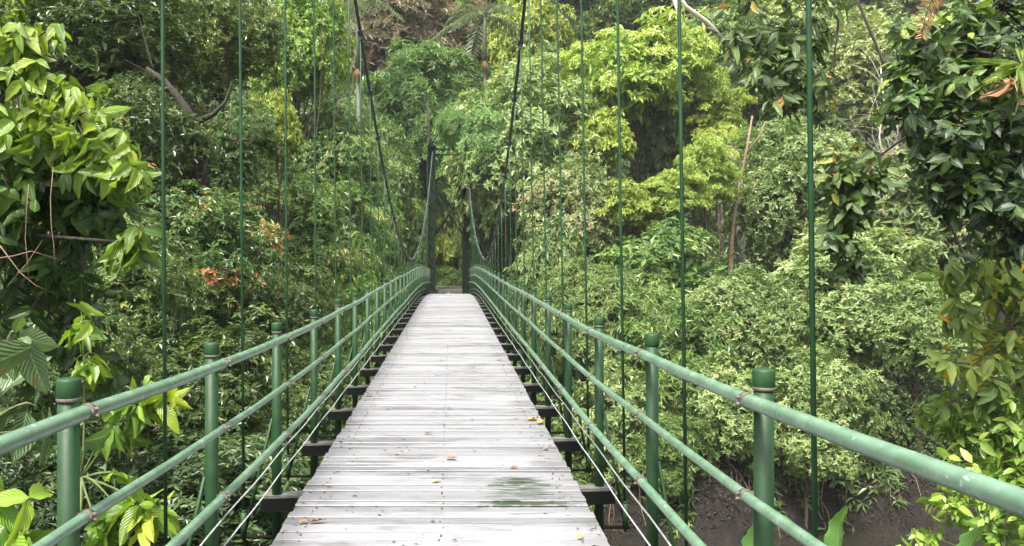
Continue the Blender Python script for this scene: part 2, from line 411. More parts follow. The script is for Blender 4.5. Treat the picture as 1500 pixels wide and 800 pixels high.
def leaf_mesh(name, base, dirs, nrm, Ln, Wd, tint, tmpl=T_SIMPLE, mat=None):
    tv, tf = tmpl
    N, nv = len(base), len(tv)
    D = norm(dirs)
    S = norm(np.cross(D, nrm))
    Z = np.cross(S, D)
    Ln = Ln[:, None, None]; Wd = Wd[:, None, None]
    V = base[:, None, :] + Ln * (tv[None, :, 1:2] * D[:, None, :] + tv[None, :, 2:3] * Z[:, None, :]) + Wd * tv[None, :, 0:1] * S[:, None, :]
    V = V.reshape(-1, 3).astype(np.float32)
    k = tf.shape[1]
    Fc = (tf[None] + (np.arange(N) * nv)[:, None, None]).reshape(-1).astype(np.int32)
    nf = N * len(tf)
    me = bpy.data.meshes.new(name)
    me.vertices.add(len(V)); me.vertices.foreach_set('co', V.ravel())
    me.loops.add(len(Fc)); me.loops.foreach_set('vertex_index', Fc)
    me.polygons.add(nf)
    me.polygons.foreach_set('loop_start', np.arange(0, nf * k, k, dtype=np.int32))
    me.polygons.foreach_set('loop_total', np.full(nf, k, np.int32))
    me.polygons.foreach_set('use_smooth', np.full(nf, k == 4, bool))
    a = me.attributes.new('tint', 'FLOAT', 'POINT')
    a.data.foreach_set('value', np.repeat(tint, nv).astype(np.float32))
    if nv > 8:
        uvl = me.uv_layers.new(name='leaf')
        rows = tv[:, 1]
        # u from column index: constant across width
        cols = int(round(nv / len(np.unique(rows.round(5)))))
        u = np.tile(np.linspace(0, 1, cols), nv // cols)
        uv = np.stack([u, rows], 1)
        uv = np.tile(uv[tf.reshape(-1)], (N, 1)).astype(np.float32)
        uvl.data.foreach_set('uv', uv.ravel())
    if mat: me.materials.append(mat)
    me.update(calc_edges=True)
    return me


def sprigs(pos, ax, k, L, W, r, spread=(0.0, 0.9), droop=0.25, along=0.5, tint_mu=0.5, tint_sd=0.2, lsd=0.36, twist=0.35):
    """k leaves whorled about each sprig axis. returns base,dirs,nrm,L,W,tint"""
    n = len(pos)
    ax = norm(ax)
    ref = np.where(np.abs(ax[:, 2:3]) < 0.9, np.array([[0, 0, 1.0]]), np.array([[1.0, 0, 0]]))
    a = norm(np.cross(ax, ref)); b = np.cross(ax, a)
    az = (np.arange(k)[None, :] * 2.39996 + r.uniform(0, 6.28, (n, 1)) + r.normal(0, .25, (n, k)))
    el = r.uniform(spread[0], spread[1], (n, k))
    rad = a[:, None] * np.cos(az)[..., None] + b[:, None] * np.sin(az)[..., None]
    d = rad * np.cos(el)[..., None] + ax[:, None] * np.sin(el)[..., None]
    nr = ax[:, None] * np.cos(el)[..., None] - rad * np.sin(el)[..., None]
    nr = nr + r.normal(0, twist, nr.shape)
    d = d + np.array([0, 0, -droop]) + r.normal(0, .12, d.shape)
    base = pos[:, None] + ax[:, None] * (r.uniform(-1, 0.3, (n, k)) * along * L)[..., None]
    Ls = L * np.clip(r.normal(1, lsd, (n, k)), .45, 1.7)
    ts = np.clip((tint_mu if np.isscalar(tint_mu) else tint_mu[:, None]) + r.normal(0, tint_sd, (n, k)), 0, 1)
    q = lambda x: x.reshape(-1, 3)
    return [q(base), q(d), q(nr), Ls.ravel(), (Ls * W / L).ravel(), ts.ravel()]


def cat(parts):
    return [np.concatenate([p[i] for p in parts]) for i in range(6)]


def crown_arrays(seed, Rad, npad, padr, nspr, k, L, W, zmin=-0.75, flat=0.35, droop=0.25, inner=0.35, tint_sd=0.16, pad_tint=0.14, young=0.0, lob=0.35, updir=0.7, ypad=0.0, outl=0.0):
    """leaf clumps ('pads') spread over a lumpy ellipsoid, whorls of leaves on every pad"""
    r = np.random.default_rng(seed)
    u = norm(r.normal(0, 1, (npad * 3, 3)))
    u = u[u[:, 2] > zmin][:npad]
    lobes = norm(r.normal(0, 1, (7, 3))); la = r.uniform(-lob, lob * .8, 7)
    fac = 1 + (la[None] * np.exp(-((1 - u @ lobes.T) / .22))).sum(1)
    shell = np.where(r.random(len(u)) < inner, r.uniform(.45, .8, len(u)), r.uniform(.82, 1.03, len(u)))
    shell = shell * np.where(r.random(len(u)) < outl, r.uniform(1.08, 1.28, len(u)), 1)
    c = u * np.array(Rad) * (fac * shell)[:, None]
    nn = norm(u + np.array([0, 0, updir]) + r.normal(0, .15, u.shape))
    out = []
    pr = padr * r.uniform(.6, 1.35, len(u))
    n = len(u)
    ref = np.where(np.abs(nn[:, 2:3]) < 0.9, np.array([[0, 0, 1.0]]), np.array([[1.0, 0, 0]]))
    a = norm(np.cross(nn, ref)); b = np.cross(nn, a)
    cnt = np.maximum(6, (nspr * (pr / padr) ** 2)).astype(int)
    idx = np.repeat(np.arange(n), cnt)
    m = len(idx)
    rr = np.sqrt(r.random(m)); th = r.uniform(0, 6.283, m)
    wob = 1 + .35 * np.sin(th * 3 + idx * 1.7) + .2 * np.sin(th * 5 + idx * 2.9)
    rr2 = rr * wob
    off = (a[idx] * (np.cos(th) * rr2)[:, None] + b[idx] * (np.sin(th) * rr2)[:, None]) * pr[idx][:, None]
    dome = (-flat * rr ** 2 + r.normal(0, .10, m)) * pr[idx]
    pos = c[idx] + off + nn[idx] * dome[:, None]
    ax = norm(nn[idx] + .55 * off / pr[idx][:, None] + r.normal(0, .25, (m, 3)))
    pt = r.normal(.45, pad_tint, n)
    yp = r.random(n) < ypad
    tm = pt[idx] + r.normal(0, .08, m) + young * (r.random(m) < np.where(yp[idx], .75, .22 if ypad == 0 else .03))
    out.append(sprigs(pos, ax, k, L, W, r, (-.1, .8), droop, .6, tm, tint_sd))
    # hidden inner leaves, so the crown has body
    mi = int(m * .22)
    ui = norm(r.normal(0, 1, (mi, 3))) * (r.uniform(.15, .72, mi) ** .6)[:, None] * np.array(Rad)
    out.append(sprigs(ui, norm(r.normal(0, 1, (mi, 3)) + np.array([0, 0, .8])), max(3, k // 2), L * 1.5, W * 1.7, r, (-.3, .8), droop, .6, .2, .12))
    return cat(out), c


CROWN = {}


def crown(key, n, seed, Rad, **kw):
    for i in range(n):
        f = (.85, 1.0, 1.3)[i % 3] if n == 3 else (.92, 1.15)[i % 2]      # leaf size differs from tree to tree
        kv = dict(kw, L=kw['L'] * f, W=kw['W'] * f, nspr=kw['nspr'] / f ** 1.5)
        ar, c = crown_arrays(seed + i * 17, Rad, **kv)
        me = leaf_mesh('crown', *ar)
        me.materials.append(LM['mid'])
        CROWN[(key, i)] = (me, c, np.array(Rad))
    CROWN[key] = n


# ------------------------------------------------------------------ ground, water
def yb(x):                                  # foot of the far bank
    return np.where(x >= 0, 25 + .10 * x, np.maximum(25 + .9 * x, 11.5))


def yn(x):                                  # edge of the near bank
    return np.where(x > 0, 7.5 + .25 * np.clip(x, 0, 14), 6.0)


WATER = -7.5


def ground(x, y):
    x = np.asarray(x, float); y = np.asarray(y, float)
    t = y - yb(x) + .5 * np.sin(x * .9) + .3 * np.sin(x * 2.3 + 1)
    far = np.interp(t, [-2, 0, .8, 2.2, 20, 30, 120], [-8.4, -7.7, -6.2, -5.2, -1.3, 0.2, 42])
    far = far + np.clip(t, 0, 6) / 6 * (.35 * np.sin(x * .55 + y * .4) + .25 * np.sin(x * 1.3 - y * .9))
    s = yn(x) - y
    near = np.interp(s, [-2, 0, 2.5, 8, 40], [-8.4, -7.6, -5.6, -3.4, -1.5])
    g = np.maximum(far, near)
    pad = np.exp(-((x / 3.0) ** 4)) * np.exp(-(((y - 49.5) / 4.2) ** 4))
    return g * (1 - pad) + (-.95) * pad


def build_ground():
    xs = np.concatenate([np.linspace(-260, -46, 24), np.linspace(-45, 45, 181), np.linspace(46, 260, 24)])
    ys = np.concatenate([np.linspace(-160, -16, 16), np.linspace(-15, 75, 181), np.linspace(77, 330, 50)])
    X, Y = np.meshgrid(xs, ys)
    Z = ground(X, Y)
    ny, nx = X.shape
    mb = MB()
    mb.v = [tuple(map(float, q)) for q in np.stack([X.ravel(), Y.ravel(), Z.ravel()], 1)]
    for j in range(ny - 1):
        for i in range(nx - 1):
            a = j * nx + i
            mb.f.append((a, a + 1, a + nx + 1, a + nx)); mb.sm.append(True); mb.mi.append(0)
    mb.t = [.5] * len(mb.v)
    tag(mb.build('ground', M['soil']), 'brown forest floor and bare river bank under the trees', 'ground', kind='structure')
    w = MB().add([(-260, -160, WATER), (260, -160, WATER), (260, 60, WATER), (-260, 60, WATER)], [(0, 1, 2, 3)])
    m, nt, out = new_mat('dark river water')
    pr = node(nt, 'ShaderNodeBsdfPrincipled', Roughness=0.08)
    pr.inputs['Base Color'].default_value = (.018, .017, .012, 1)
    tc = node(nt, 'ShaderNodeTexCoord')
    nz = node(nt, 'ShaderNodeTexNoise', Scale=3.0, Detail=4.0)
    bp = node(nt, 'ShaderNodeBump', Strength=.25, Distance=.06)
    nt.links.new(tc.outputs['Object'], nz.inputs['Vector']); nt.links.new(nz.outputs[0], bp.inputs['Height'])
    nt.links.new(bp.outputs[0], pr.inputs['Normal']); nt.links.new(pr.outputs[0], out.inputs[0])
    tag(w.build('river', m), 'dark river water below the bridge', 'river', kind='structure')


build_ground()

# ------------------------------------------------------------------ the bridge
XL, XR = -1.19, 1.05            # posts
RL, RR = -1.135, 0.995          # rails, on the inner face of the posts
DL, DR = -0.971, 0.857          # deck edges
Y0, STEP, NP = 2.60 - 3 * 1.525, 1.525, 32
PY = [Y0 + STEP * k for k in range(NP)]
SKEW = {-1: -.05, 1: .15}        # the right-hand posts stand a little farther on
YEND = 46.0


def drop(y):
    return -.0019 * max(0, y - 25) ** 2


kl = [random.uniform(-.010, .010) for _ in range(NP + 2)]
kr = [random.uniform(-.010, .010) for _ in range(NP + 2)]


def top_rail(side, y):
    if side < 0:
        z = np.interp(y, [-3, 2.1, 2.5, 4, 5.3, 7, 10, 14, 23, 29, 38, 46], [1.10, 1.097, 1.085, 1.02, .995, .98, .98, 1.02, 1.04, 1.08, 1.2, 1.42])
    else:
        z = np.interp(y, [-3, 1.4, 2.6, 4.2, 5.7, 8.5, 11.6, 16, 28, 38, 46], [1.16, 1.14, 1.08, 1.05, 1.01, 1.02, 1.02, 1.02, 1.06, 1.2, 1.42])
    k = (y - Y0 - SKEW[side]) / STEP
    i = int(max(0, min(NP - 1, math.floor(k)))); f = k - i
    kk = kl if side < 0 else kr
    return float(z) + kk[i] * (1 - f) + kk[i + 1] * f + drop(y)


bridge = empty('suspension_bridge', (-.057, -3, 0), 'green suspension footbridge with pale plank deck stretching away into the forest', 'bridge')

# deck planks: one part, each plank slightly out of line
NAILS = []
mb = MB()
y = -3.0
while y < YEND + .3:
    w = random.uniform(.095, .135)
    z = drop(y + w / 2)
    gap = random.choice([.004, .006, .008, .012]) if random.random() > .12 else .028
    x0 = DL + random.gauss(0, .004); x1 = DR + random.gauss(0, .004)
    rx, ry = random.gauss(0, .010), random.gauss(0, .0018)
    rot = np.array(Matrix.Rotation(rx, 3, 'X') @ Matrix.Rotation(ry, 3, 'Y') @ Matrix.Rotation(random.gauss(0, .003), 3, 'Z'))
    if y < 14:
        for xx in (DL + .14, -.057, DR - .14):
            NAILS.append((xx + random.gauss(0, .006), y + w / 2 + random.gauss(0, .012), z + .004))
    mb.box(((x0 + x1) / 2, y + w / 2, z - .02 + random.gauss(0, .0035)), ((x1 - x0) / 2, (w - gap) / 2, .02), rot, tint=random.random(), bev=.004)
    y += w
for q in NAILS:
    mb.lathe(q, [(.0055, -.012), (.0055, .001), (.0035, .003)], 8, mi=1)
mb.build('deck', [M['deck'], M['steel']], bridge, tint=True)

# stringers under the deck
for xx in (DL + .14, -.057, DR - .14):
    pts = [(xx, yy, drop(yy) - .135) for yy in np.linspace(-3, YEND, 60)]
    b = MB()
    for p, q in zip(pts[:-1], pts[1:]):
        b.box(((p[0]), (p[1] + q[1]) / 2, (p[2] + q[2]) / 2), (.04, (q[1] - p[1]) / 2, .055))
    b.build('stringer', M['beam'], bridge)

# cross beams, out to the hangers
XHL, XHR = -1.415, 1.235
beam = MB()
beam.box((-.075, 0, -.14), (1.225, .05, .045))
beam.box((-.075, 0, -.085), (1.215, .050, .0095), mi=1)
bme = beam.mesh('cross_beam', [M['beam'], M['beamtop']])


def put(name, me, loc, parent=bridge):
    o = link(name, me, parent)
    w = Vector((0, 0, 0)); p = parent
    while p is not None:
        w += p.location; p = p.parent
    o.location = Vector(loc) - w
    return o


for yy in PY:
    if yy < YEND - .6:
        put('cross_beam', bme, (0, yy + .05, drop(yy))).rotation_euler.z = .075

# posts with caps, and the clamps that hold the rails
post = MB().lathe((0, 0, 0), [(.0325, -1.55), (.0325, -.03)], 18).mesh('post', M['paint'])
capm = MB().lathe((0, 0, 0), [(.0350, -.062), (.0368, -.058), (.0368, -.006), (.0335, 0.0), (.020, .003)], 18).mesh('cap', M['paint'])
collar = MB().lathe((0, 0, 0), [(.036, -.07), (.037, -.066), (.037, -.058), (.0335, -.055)], 18).mesh('weld', M['steel'])


def clamp_mesh(side, r):
    b = MB()
    s = -side
    b.tube([(0, -.016, 0), (0, .016, 0)], r * 1.16, 14)
    b.box((side * .030, 0, 0), (.022, .014, r * .75))
    for dz in (-.5, .5):
        b.tube([(s * r * .9, 0, dz * r * .9), (s * (r * 1.16 + .012), 0, dz * r * .9)], .006, 6)
    return b.mesh('clamp', M['steel'])


cm = {(s, r): clamp_mesh(s, r) for s in (-1, 1) for r in (.024, .019)}
OFF = [0, -.325, -.665]
RAD = [.0245, .0185, .0225]
for side, X, xr in ((-1, XL, RL), (1, XR, RR)):
    for yy in [q + SKEW[side] for q in PY]:
        if yy > YEND - .7: continue
        zt = top_rail(side, yy)
        p = put('post', post, (X, yy, zt + .105))
        c = put('cap', capm, (X, yy, zt + .105), p)
        if random.random() < .7:
            put('weld', collar, (X, yy, zt + .105), p)
        for off, r in zip(OFF, (.024, .019, .024)):
            put('clamp', cm[(side, r)], (xr, yy + random.uniform(-.01, .02), zt + off), p)
    for nm, off, r in zip(('handrail', 'middle_rail', 'lower_rail'), OFF, RAD):
        pts = []
        for k in range(NP - 1):
            a, b_ = PY[k] + SKEW[side], PY[k + 1] + SKEW[side]
            if b_ > YEND: break
            for t in (0, .02, .5, .98):
                q = a + (b_ - a) * t
                pts.append((xr + random.gauss(0, .001), q, top_rail(side, q) + off - (.004 if t == .5 else 0)))
        MB().tube(pts, r, 14).build(nm, M['rail'], bridge)
    for zz, xx in ((.235, xr + side * .012), (.09, xr + side * .012)):
        pts = [(xx, q, zz + drop(q) - .012 * math.sin((q - Y0) / STEP * math.pi) ** 2) for q in np.linspace(-2.5, YEND - .4, 160)]
        MB().tube(pts, .0048, 6).build('guard_wire', M['wire'], bridge)


# main cables and hangers
def cable(side, y):
    z = 1.32 + (.0135 if y < 30 else .0232) * (y - 30) ** 2
    if side < 0: x = -(1.42 + .008 * min(z, 8))
    else: x = 1.24 - .026 * (min(z, 7) - 1.3)
    if y > 32:
        f = (y - 32) / (YEND - 32)
        x = x * (1 - f) + side * f * (1.03 if side < 0 else .90)
    return np.array([x, y, z])


for side in (-1, 1):
    pts = [cable(side, q) for q in np.linspace(-2.4, YEND, 90)]
    pts += [pts[-1] + np.array([0, 14 * t, -6.0 * t - .4 * t]) for t in (.08, .3, .6, 1)]
    mc = MB().tube(pts, .026, 8).build('main_cable', M['cable'], bridge)
    # a second strand twisted beside it
    tw = MB()
    tw.tube([p + np.array([.02 * math.cos(i * 1.3), 0, .026 * math.sin(i * 1.3)]) for i, p in enumerate(pts)], .014, 6)
    tw.build('strand', M['cable'], mc)
    for yy in [q + SKEW[side] for q in PY[1:]]:
        if yy > YEND - 2: continue
        c = cable(side, yy)
        bot = np.array([XHL if side < 0 else XHR, yy, drop(yy) - .40])
        MB().tube([(XL if side < 0 else XR, yy, drop(yy) - .37), tuple(bot + np.array([side * .03, 0, .03]))], .012, 6).build('outrigger', M['beam'], bridge)
        h = MB()
        md = bot * .5 + c * .5 + np.array([random.gauss(0, .006), random.gauss(0, .006), 0])
        h.tube([bot, bot * .75 + c * .25, md, bot * .25 + c * .75, c], .0098, 8)
        ho = h.build('hanger', M['rod'], bridge)
        j = MB(); t = cable(side, yy + .1) - c; t /= np.linalg.norm(t)
        j.tube([c - t * .09, c - t * .05, c + t * .05, c + t * .09], [.034, .048, .048, .034], 8)
        j.box(c + np.array([0, 0, -.07]), (.022, .018, .045))
        j.build('cable_clamp', M['cable'], ho)
        u = MB()
        u.tube([bot + np.array([0, 0, .02]), bot + np.array([0, 0, .20])], .021, 10)
        u.tube([bot + np.array([0, 0, .20]), bot + np.array([0, 0, .215])], .015, 10)
        u.build('turnbuckle', M['paint'], ho)
        pz = top_rail(side, yy) - .56
        X = XL if side < 0 else XR
        MB().tube([(X + side * .034, yy, pz), (XHL * 1.0 if side < 0 else XHR * 1.0, yy + .02, drop(yy) - .36)], .011, 6).build('brace', M['paint'], bridge)

# far tower
tower = empty('bridge_tower', (-.115, 46.6, -.9), 'dark green mossy steel gateway tower at the far end of the footbridge', 'tower')
ZT = 7.6
for cx in (-1.12 + .015, .875):
    b = MB()
    b.box((cx, 46.6, (ZT - 2.4) / 2), (.17, .05, (ZT + 2.4) / 2))
    b.box((cx - .20, 46.6, (ZT - 2.4) / 2), (.030, .22, (ZT + 2.4) / 2))
    b.box((cx + .20, 46.6, (ZT - 2.4) / 2), (.030, .22, (ZT + 2.4) / 2))
    for k in range(17):
        z = -.4 + k * .54
        s = 1 if k % 2 else -1
        b.tube([(cx - s * .17, 46.39, z), (cx + s * .17, 46.39, z + .5)], .022, 6)
    lg = b.build('tower_leg', M['tower'], tower)
    MB().box((cx, 46.6, ZT + .05), (.27, .27, .05)).box((cx, 46.6, ZT + .14), (.10, .16, .05)).build('saddle', M['tower'], lg)
b = MB(); b.box((-.115, 46.6, ZT - .12), (.78, .10, .055)).box((-.115, 46.6, ZT - .42), (.78, .06, .035))
for k in range(6):
    x = -.115 - .7 + k * .28
    b.tube([(x, 46.6, ZT - .40), (x + .2, 46.6, ZT - .16)], .018, 6)
b.build('crossbeam', M['tower'], tower)
MB().box((-.115, 46.6, 5.33), (.78, .10, .085)).build('crossbeam', M['tower'], tower)
for zt, zb in ((5.05, 2.6), (7.2, 5.6)):
    MB().tube([(.69, 46.5, zt), (-.90, 46.5, zb)], .065, 8).build('cross_brace', M['tower'], tower)
    MB().tube([(-.90, 46.62, zt), (.69, 46.62, zb)], .045, 8).build('cross_brace', M['tower'], tower)

ld = MB(); ld.box((-.115, 47.35, -.95), (1.0, .62, .42)); ld.box((-.115, 48.9, -.90), (1.3, .92, .49))
o = ld.build('landing_step', M['concrete'])
tag(o, 'rough grey concrete step where the plank deck meets the tower', 'step')


# ------------------------------------------------------------------ trees
def limb(mb, a, b, r0, r1, n=6, bend=.12, r=None, seg=5):
    a = np.array(a, float); b = np.array(b, float)
    L = np.linalg.norm(b - a)
    m = a * .5 + b * .5 + r.normal(0, bend * L * .5, 3) + np.array([0, 0, .08 * L])
    pts = []
    for t in np.linspace(0, 1, seg + 1):
        pts.append((1 - t) ** 2 * a + 2 * t * (1 - t) * m + t * t * b)
    mb.tube(pts, list(np.linspace(r0, r1, seg + 1)), n)
    return pts


NT = [0]


def tree(px, py, d, rx, rz, kind, leaf, label, bark='bark', name='tree', tr=.16, group=None, lean=(0, 0), ry=None, rot=None, category='tree'):
    """a trunk with limbs up into a crown of shared leaf mesh; (px,py,rx,rz) sized on the photograph at distance d"""
    NT[0] += 1
    r = np.random.default_rng(100 + NT[0])
    c = P(px, py, d)
    sx, sz = 1.14 * rx * d / F, 1.14 * rz * d / F
    bx, by = c[0] + lean[0], c[1] + lean[1]
    gz = float(ground(bx, by))
    root = empty(name, (bx, by, gz), label, category, group)
    me, cs, Rad = CROWN[(kind, NT[0] % CROWN[kind])]
    co = link('crown', me, root, local=True)
    co.location = (c[0] - bx, c[1] - by, c[2] - gz)
    co.scale = (sx / Rad[0], (ry * d / F if ry else sx) / Rad[1], sz / Rad[2])
    a = r.uniform(0, 6.28) if rot is None else rot
    co.rotation_euler = (0, 0, a)
    co.material_slots[0].link = 'OBJECT'
    co.material_slots[0].material = LM[leaf]
    # trunk
    mb = MB()
    ctr = c + np.array([0, 0, -.25 * sz])
    base = np.array([bx, by, min(gz - .6, ctr[2] - 1)])
    tr = tr * (sx / 3.5) ** .6
    pts = limb(mb, base, ctr, tr * 1.35, tr * .75, 9, .07, r, 7)
    ca, sa = math.cos(a), math.sin(a)
    sel = r.permutation(len(cs))[:26]
    for k in sel:
        q = cs[k] * np.array(co.scale)
        q = np.array([q[0] * ca - q[1] * sa, q[0] * sa + q[1] * ca, q[2]]) + c
        s0 = pts[int(r.integers(3, 7))] if q[2] > ctr[2] - .2 * sz else pts[int(r.integers(2, 5))]
        limb(mb, s0, q, tr * .34, tr * .07, 5, .16, r, 5)
    mb.build('trunk', M[bark], root)
    return root


# leaf clump meshes; shared by trees of one kind
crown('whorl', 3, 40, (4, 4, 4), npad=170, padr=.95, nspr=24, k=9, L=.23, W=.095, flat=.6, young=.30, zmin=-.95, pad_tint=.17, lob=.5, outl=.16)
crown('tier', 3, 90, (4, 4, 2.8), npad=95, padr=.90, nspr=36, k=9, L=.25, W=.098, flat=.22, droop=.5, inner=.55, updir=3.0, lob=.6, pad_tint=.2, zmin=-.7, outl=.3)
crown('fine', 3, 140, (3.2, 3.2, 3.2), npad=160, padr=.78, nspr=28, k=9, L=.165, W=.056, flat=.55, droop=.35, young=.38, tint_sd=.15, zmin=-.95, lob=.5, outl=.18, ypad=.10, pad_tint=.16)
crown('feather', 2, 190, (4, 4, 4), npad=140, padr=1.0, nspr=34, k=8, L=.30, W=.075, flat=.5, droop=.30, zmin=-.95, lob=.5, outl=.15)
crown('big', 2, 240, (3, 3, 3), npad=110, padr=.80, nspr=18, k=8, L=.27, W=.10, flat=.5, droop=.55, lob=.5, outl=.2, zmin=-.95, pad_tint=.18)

FAR = 'trees on the far bank'
T = tree
# --- behind and right of the tower
T(575, 40, 64, 95, 80, 'feather', 'dusty', 'dusty pink-brown tree at the top, crossed by the left main cable', tr=.22)
T(625, 160, 57, 90, 90, 'feather', 'fresh', 'soft feathery green tree rising straight above the bridge tower')
T(558, 260, 50, 62, 95, 'whorl', 'mid', 'mid-green tree close on the left of the tower, behind the cable', tr=.18)
T(773, 85, 60, 60, 90, 'whorl', 'lime2', 'yellow-green tree behind the top of the right main cable')
T(925, 110, 46, 78, 74, 'tier', 'lime', 'large tree with spreading bright lime-yellow crown', bark='bark', tr=.12, ry=95, lean=(1.0, 3))
T(1000, 115, 47, 58, 62, 'tier', 'lime', 'lime-yellow crown right of the large lime tree, above the dark hollow', bark='bark', tr=.10, lean=(.5, 3))
T(868, 125, 46.5, 42, 55, 'tier', 'lime', 'narrow lime-yellow crown beside the large lime tree, on its left', bark='bark', tr=.10, lean=(0, 2))
T(885, 205, 43.5, 42, 42, 'tier', 'lime2', 'lime-green crown hanging below the large lime tree on its left', bark='bark', tr=.08)
T(1030, 255, 38, 44, 46, 'tier', 'lime', 'lower lime-yellow tree under the dark hollow', bark='bark', tr=.10)
T(980, 285, 37.5, 42, 32, 'tier', 'lime', 'low spreading lime-yellow crown left of the lower lime tree', bark='bark', tr=.08)
T(925, 305, 37.5, 42, 36, 'tier', 'lime2', 'small lime-green crown beneath the large lime tree', bark='bark', tr=.08)
T(1050, 175, 46, 40, 40, 'tier', 'lime2', 'lime-green spray reaching right above the dark hollow', bark='bark', tr=.07)
T(775, 225, 46, 105, 125, 'whorl', 'sage', 'tall sage-green tree right of the tower between the hangers', tr=.2)
T(690, 215, 54, 60, 80, 'feather', 'fresh', 'soft green crown directly over the right leg of the tower')
T(850, 320, 40, 95, 95, 'whorl', 'sagepk', 'sage tree flecked with buff-pink shoots below the lime trees')
T(985, 195, 48, 62, 70, 'big', 'under', 'dark shaded tree in the hollow under the lime crown', bark='barkdark')
T(960, 405, 36, 95, 75, 'big', 'mid', 'mid-green rounded tree below the lower lime tree')
T(1150, 265, 41, 100, 105, 'whorl', 'sage', 'broad sage tree beside the leaning brown trunk', tr=.2)
T(1330, 315, 36, 105, 95, 'big', 'sagepk', 'buff-tipped sage tree filling the slope under the dark overhanging tree')
T(1245, 430, 30.5, 92, 80, 'whorl', 'sage', 'pale sage tree behind the nearest right hanger')
T(1095, 470, 29.5, 92, 85, 'whorl', 'sage', 'rounded sage-green tree right of the second near hanger')
T(1195, 590, 27.5, 72, 78, 'whorl', 'sage', 'low sage tree drooping over the bare brown bank')
T(1000, 545, 30.5, 95, 95, 'feather', 'mid', 'low mid-green tree above the bank, behind the near right posts')
T(885, 480, 32.5, 90, 105, 'feather', 'sage', 'sage tree seen over the middle of the right handrail')
T(800, 440, 37, 64, 110, 'big', 'sage', 'mid-green tree behind the far stretch of right railing')
T(900, 640, 28, 70, 80, 'whorl', 'sage', 'low tree seen between the rails under the right handrail', tr=.12)
T(1350, 470, 28, 80, 72, 'whorl', 'sage', 'sage tree at right, behind the orange-leaved branches')
T(1060, 90, 60, 75, 80, 'whorl', 'mid', 'mid-green tree behind the bare pale branches at the top')
T(1150, 110, 60, 80, 90, 'whorl', 'pale', 'pale tree on the high slope left of the nearest right hanger')
T(1265, 95, 58, 95, 85, 'whorl', 'pale', 'very pale yellow-green tree on the sunlit high slope')
T(1400, 120, 56, 110, 100, 'whorl', 'pale', 'pale slope tree seen through the dark overhanging tree')
T(1460, 330, 38, 90, 90, 'whorl', 'sage', 'sage tree at the right edge under the dark overhanging tree')
T(900, 10, 78, 80, 60, 'feather', 'mid', 'green tree at the top edge above the large lime tree')
T(985, 20, 76, 70, 62, 'feather', 'shade', 'dark tree at the top edge behind the pale bare branches', bark='barkdark')
T(655, 30, 76, 55, 65, 'tier', 'bright', 'bright green tree at the top between the two palms')
T(730, 60, 72, 75, 80, 'feather', 'shade', 'dark tree behind the tall palm', bark='barkdark')
T(820, 10, 82, 70, 60, 'feather', 'mid', 'distant green tree at the top edge, left of the large lime crown')
T(1120, -10, 86, 110, 75, 'feather', 'mid', 'distant tree on the skyline left of the nearest right hanger')
T(1290, -5, 88, 90, 60, 'whorl', 'pale', 'distant pale tree on the skyline above the sunlit slope')
T(1440, 0, 86, 110, 60, 'whorl', 'pale', 'distant pale tree on the skyline in the top right corner')
T(660, 345, 56, 55, 78, 'tier', 'lime2', 'leafy green tree framed between the tower legs', tr=.10)
T(655, 415, 51, 40, 25, 'whorl', 'mid', 'low bush just behind the concrete step', name='bush', tr=.06, category='bush')
T(712, 205, 43.5, 34, 42, 'whorl', 'fresh', 'soft green crown leaning in front of the upper right leg of the tower', tr=.08, lean=(1.6, 2))
T(668, 185, 44, 24, 26, 'feather', 'fresh', 'small feathery crown in front of the top of the tower', tr=.06, lean=(2.6, 3))
T(715, 340, 50, 45, 75, 'whorl', 'sage', 'slim sage tree close on the right of the tower', tr=.12)
T(588, 350, 50, 34, 80, 'whorl', 'mid', 'slim green tree close on the left of the tower', tr=.12)
T(1065, 600, 27.5, 62, 62, 'whorl', 'sage', 'low sage tree whose branches droop over the bank right of the second right post', tr=.10)
T(1290, 590, 29, 70, 75, 'fine', 'dark', 'dark bushy tree in the shaded hollow over the bank', bark='barkdark', tr=.10)
T(975, 660, 26.8, 55, 45, 'feather', 'mid', 'low bushy tree at the water side, seen between the near right posts', tr=.08)
T(1180, 655, 26.6, 55, 40, 'whorl', 'sage', 'lowest sage branches trailing down the bare bank', tr=.08)
T(1375, 640, 28.5, 60, 55, 'fine', 'dark', 'dark bush on the bank at right, behind the fresh green shrub', bark='barkdark', tr=.08)
# --- left slope
T(435, 65, 33, 66, 92, 'whorl', 'bright', 'bright green tree at the top, behind the third and fourth left hangers', tr=.17)
T(405, 190, 21, 36, 52, 'tier', 'lime2', 'small yellow-green tree glowing between two left hangers', tr=.10)
T(480, 235, 34, 78, 85, 'whorl', 'mid', 'mid-green tree halfway up, left of the main cable')
T(515, 335, 38, 68, 85, 'whorl', 'fresh', 'soft green tree above the far stretch of left railing')
T(440, 345, 25, 88, 85, 'fine', 'mid', 'glossy green tree above the middle of the left handrail')
T(492, 440, 30, 58, 88, 'fine', 'bright', 'bright small-leaved tree behind the far left posts', tr=.12)
T(325, 50, 23, 95, 80, 'fine', 'olive', 'olive-brown tree at the top between the two nearest left hangers', bark='barkdark')
T(160, 50, 19, 120, 90, 'fine', 'dark', 'dark small-leaved tree in the upper left behind the broad-leaved branches', bark='barkdark')
T(320, 215, 20, 80, 72, 'fine', 'russet', 'russet-flecked tree hung on a dark arching trunk', bark='barkdark', tr=.12)
T(195, 215, 16.5, 100, 95, 'fine', 'dark', 'dark glossy tree left of the nearest left hanger', bark='barkdark')
T(290, 370, 16, 105, 90, 'fine', 'russet', 'dark tree with red-brown young shoots behind the nearest left hangers', bark='barkdark')
T(400, 470, 19, 95, 100, 'fine', 'dark', 'dark glossy tree behind the second left hanger, over the handrail', bark='barkdark')
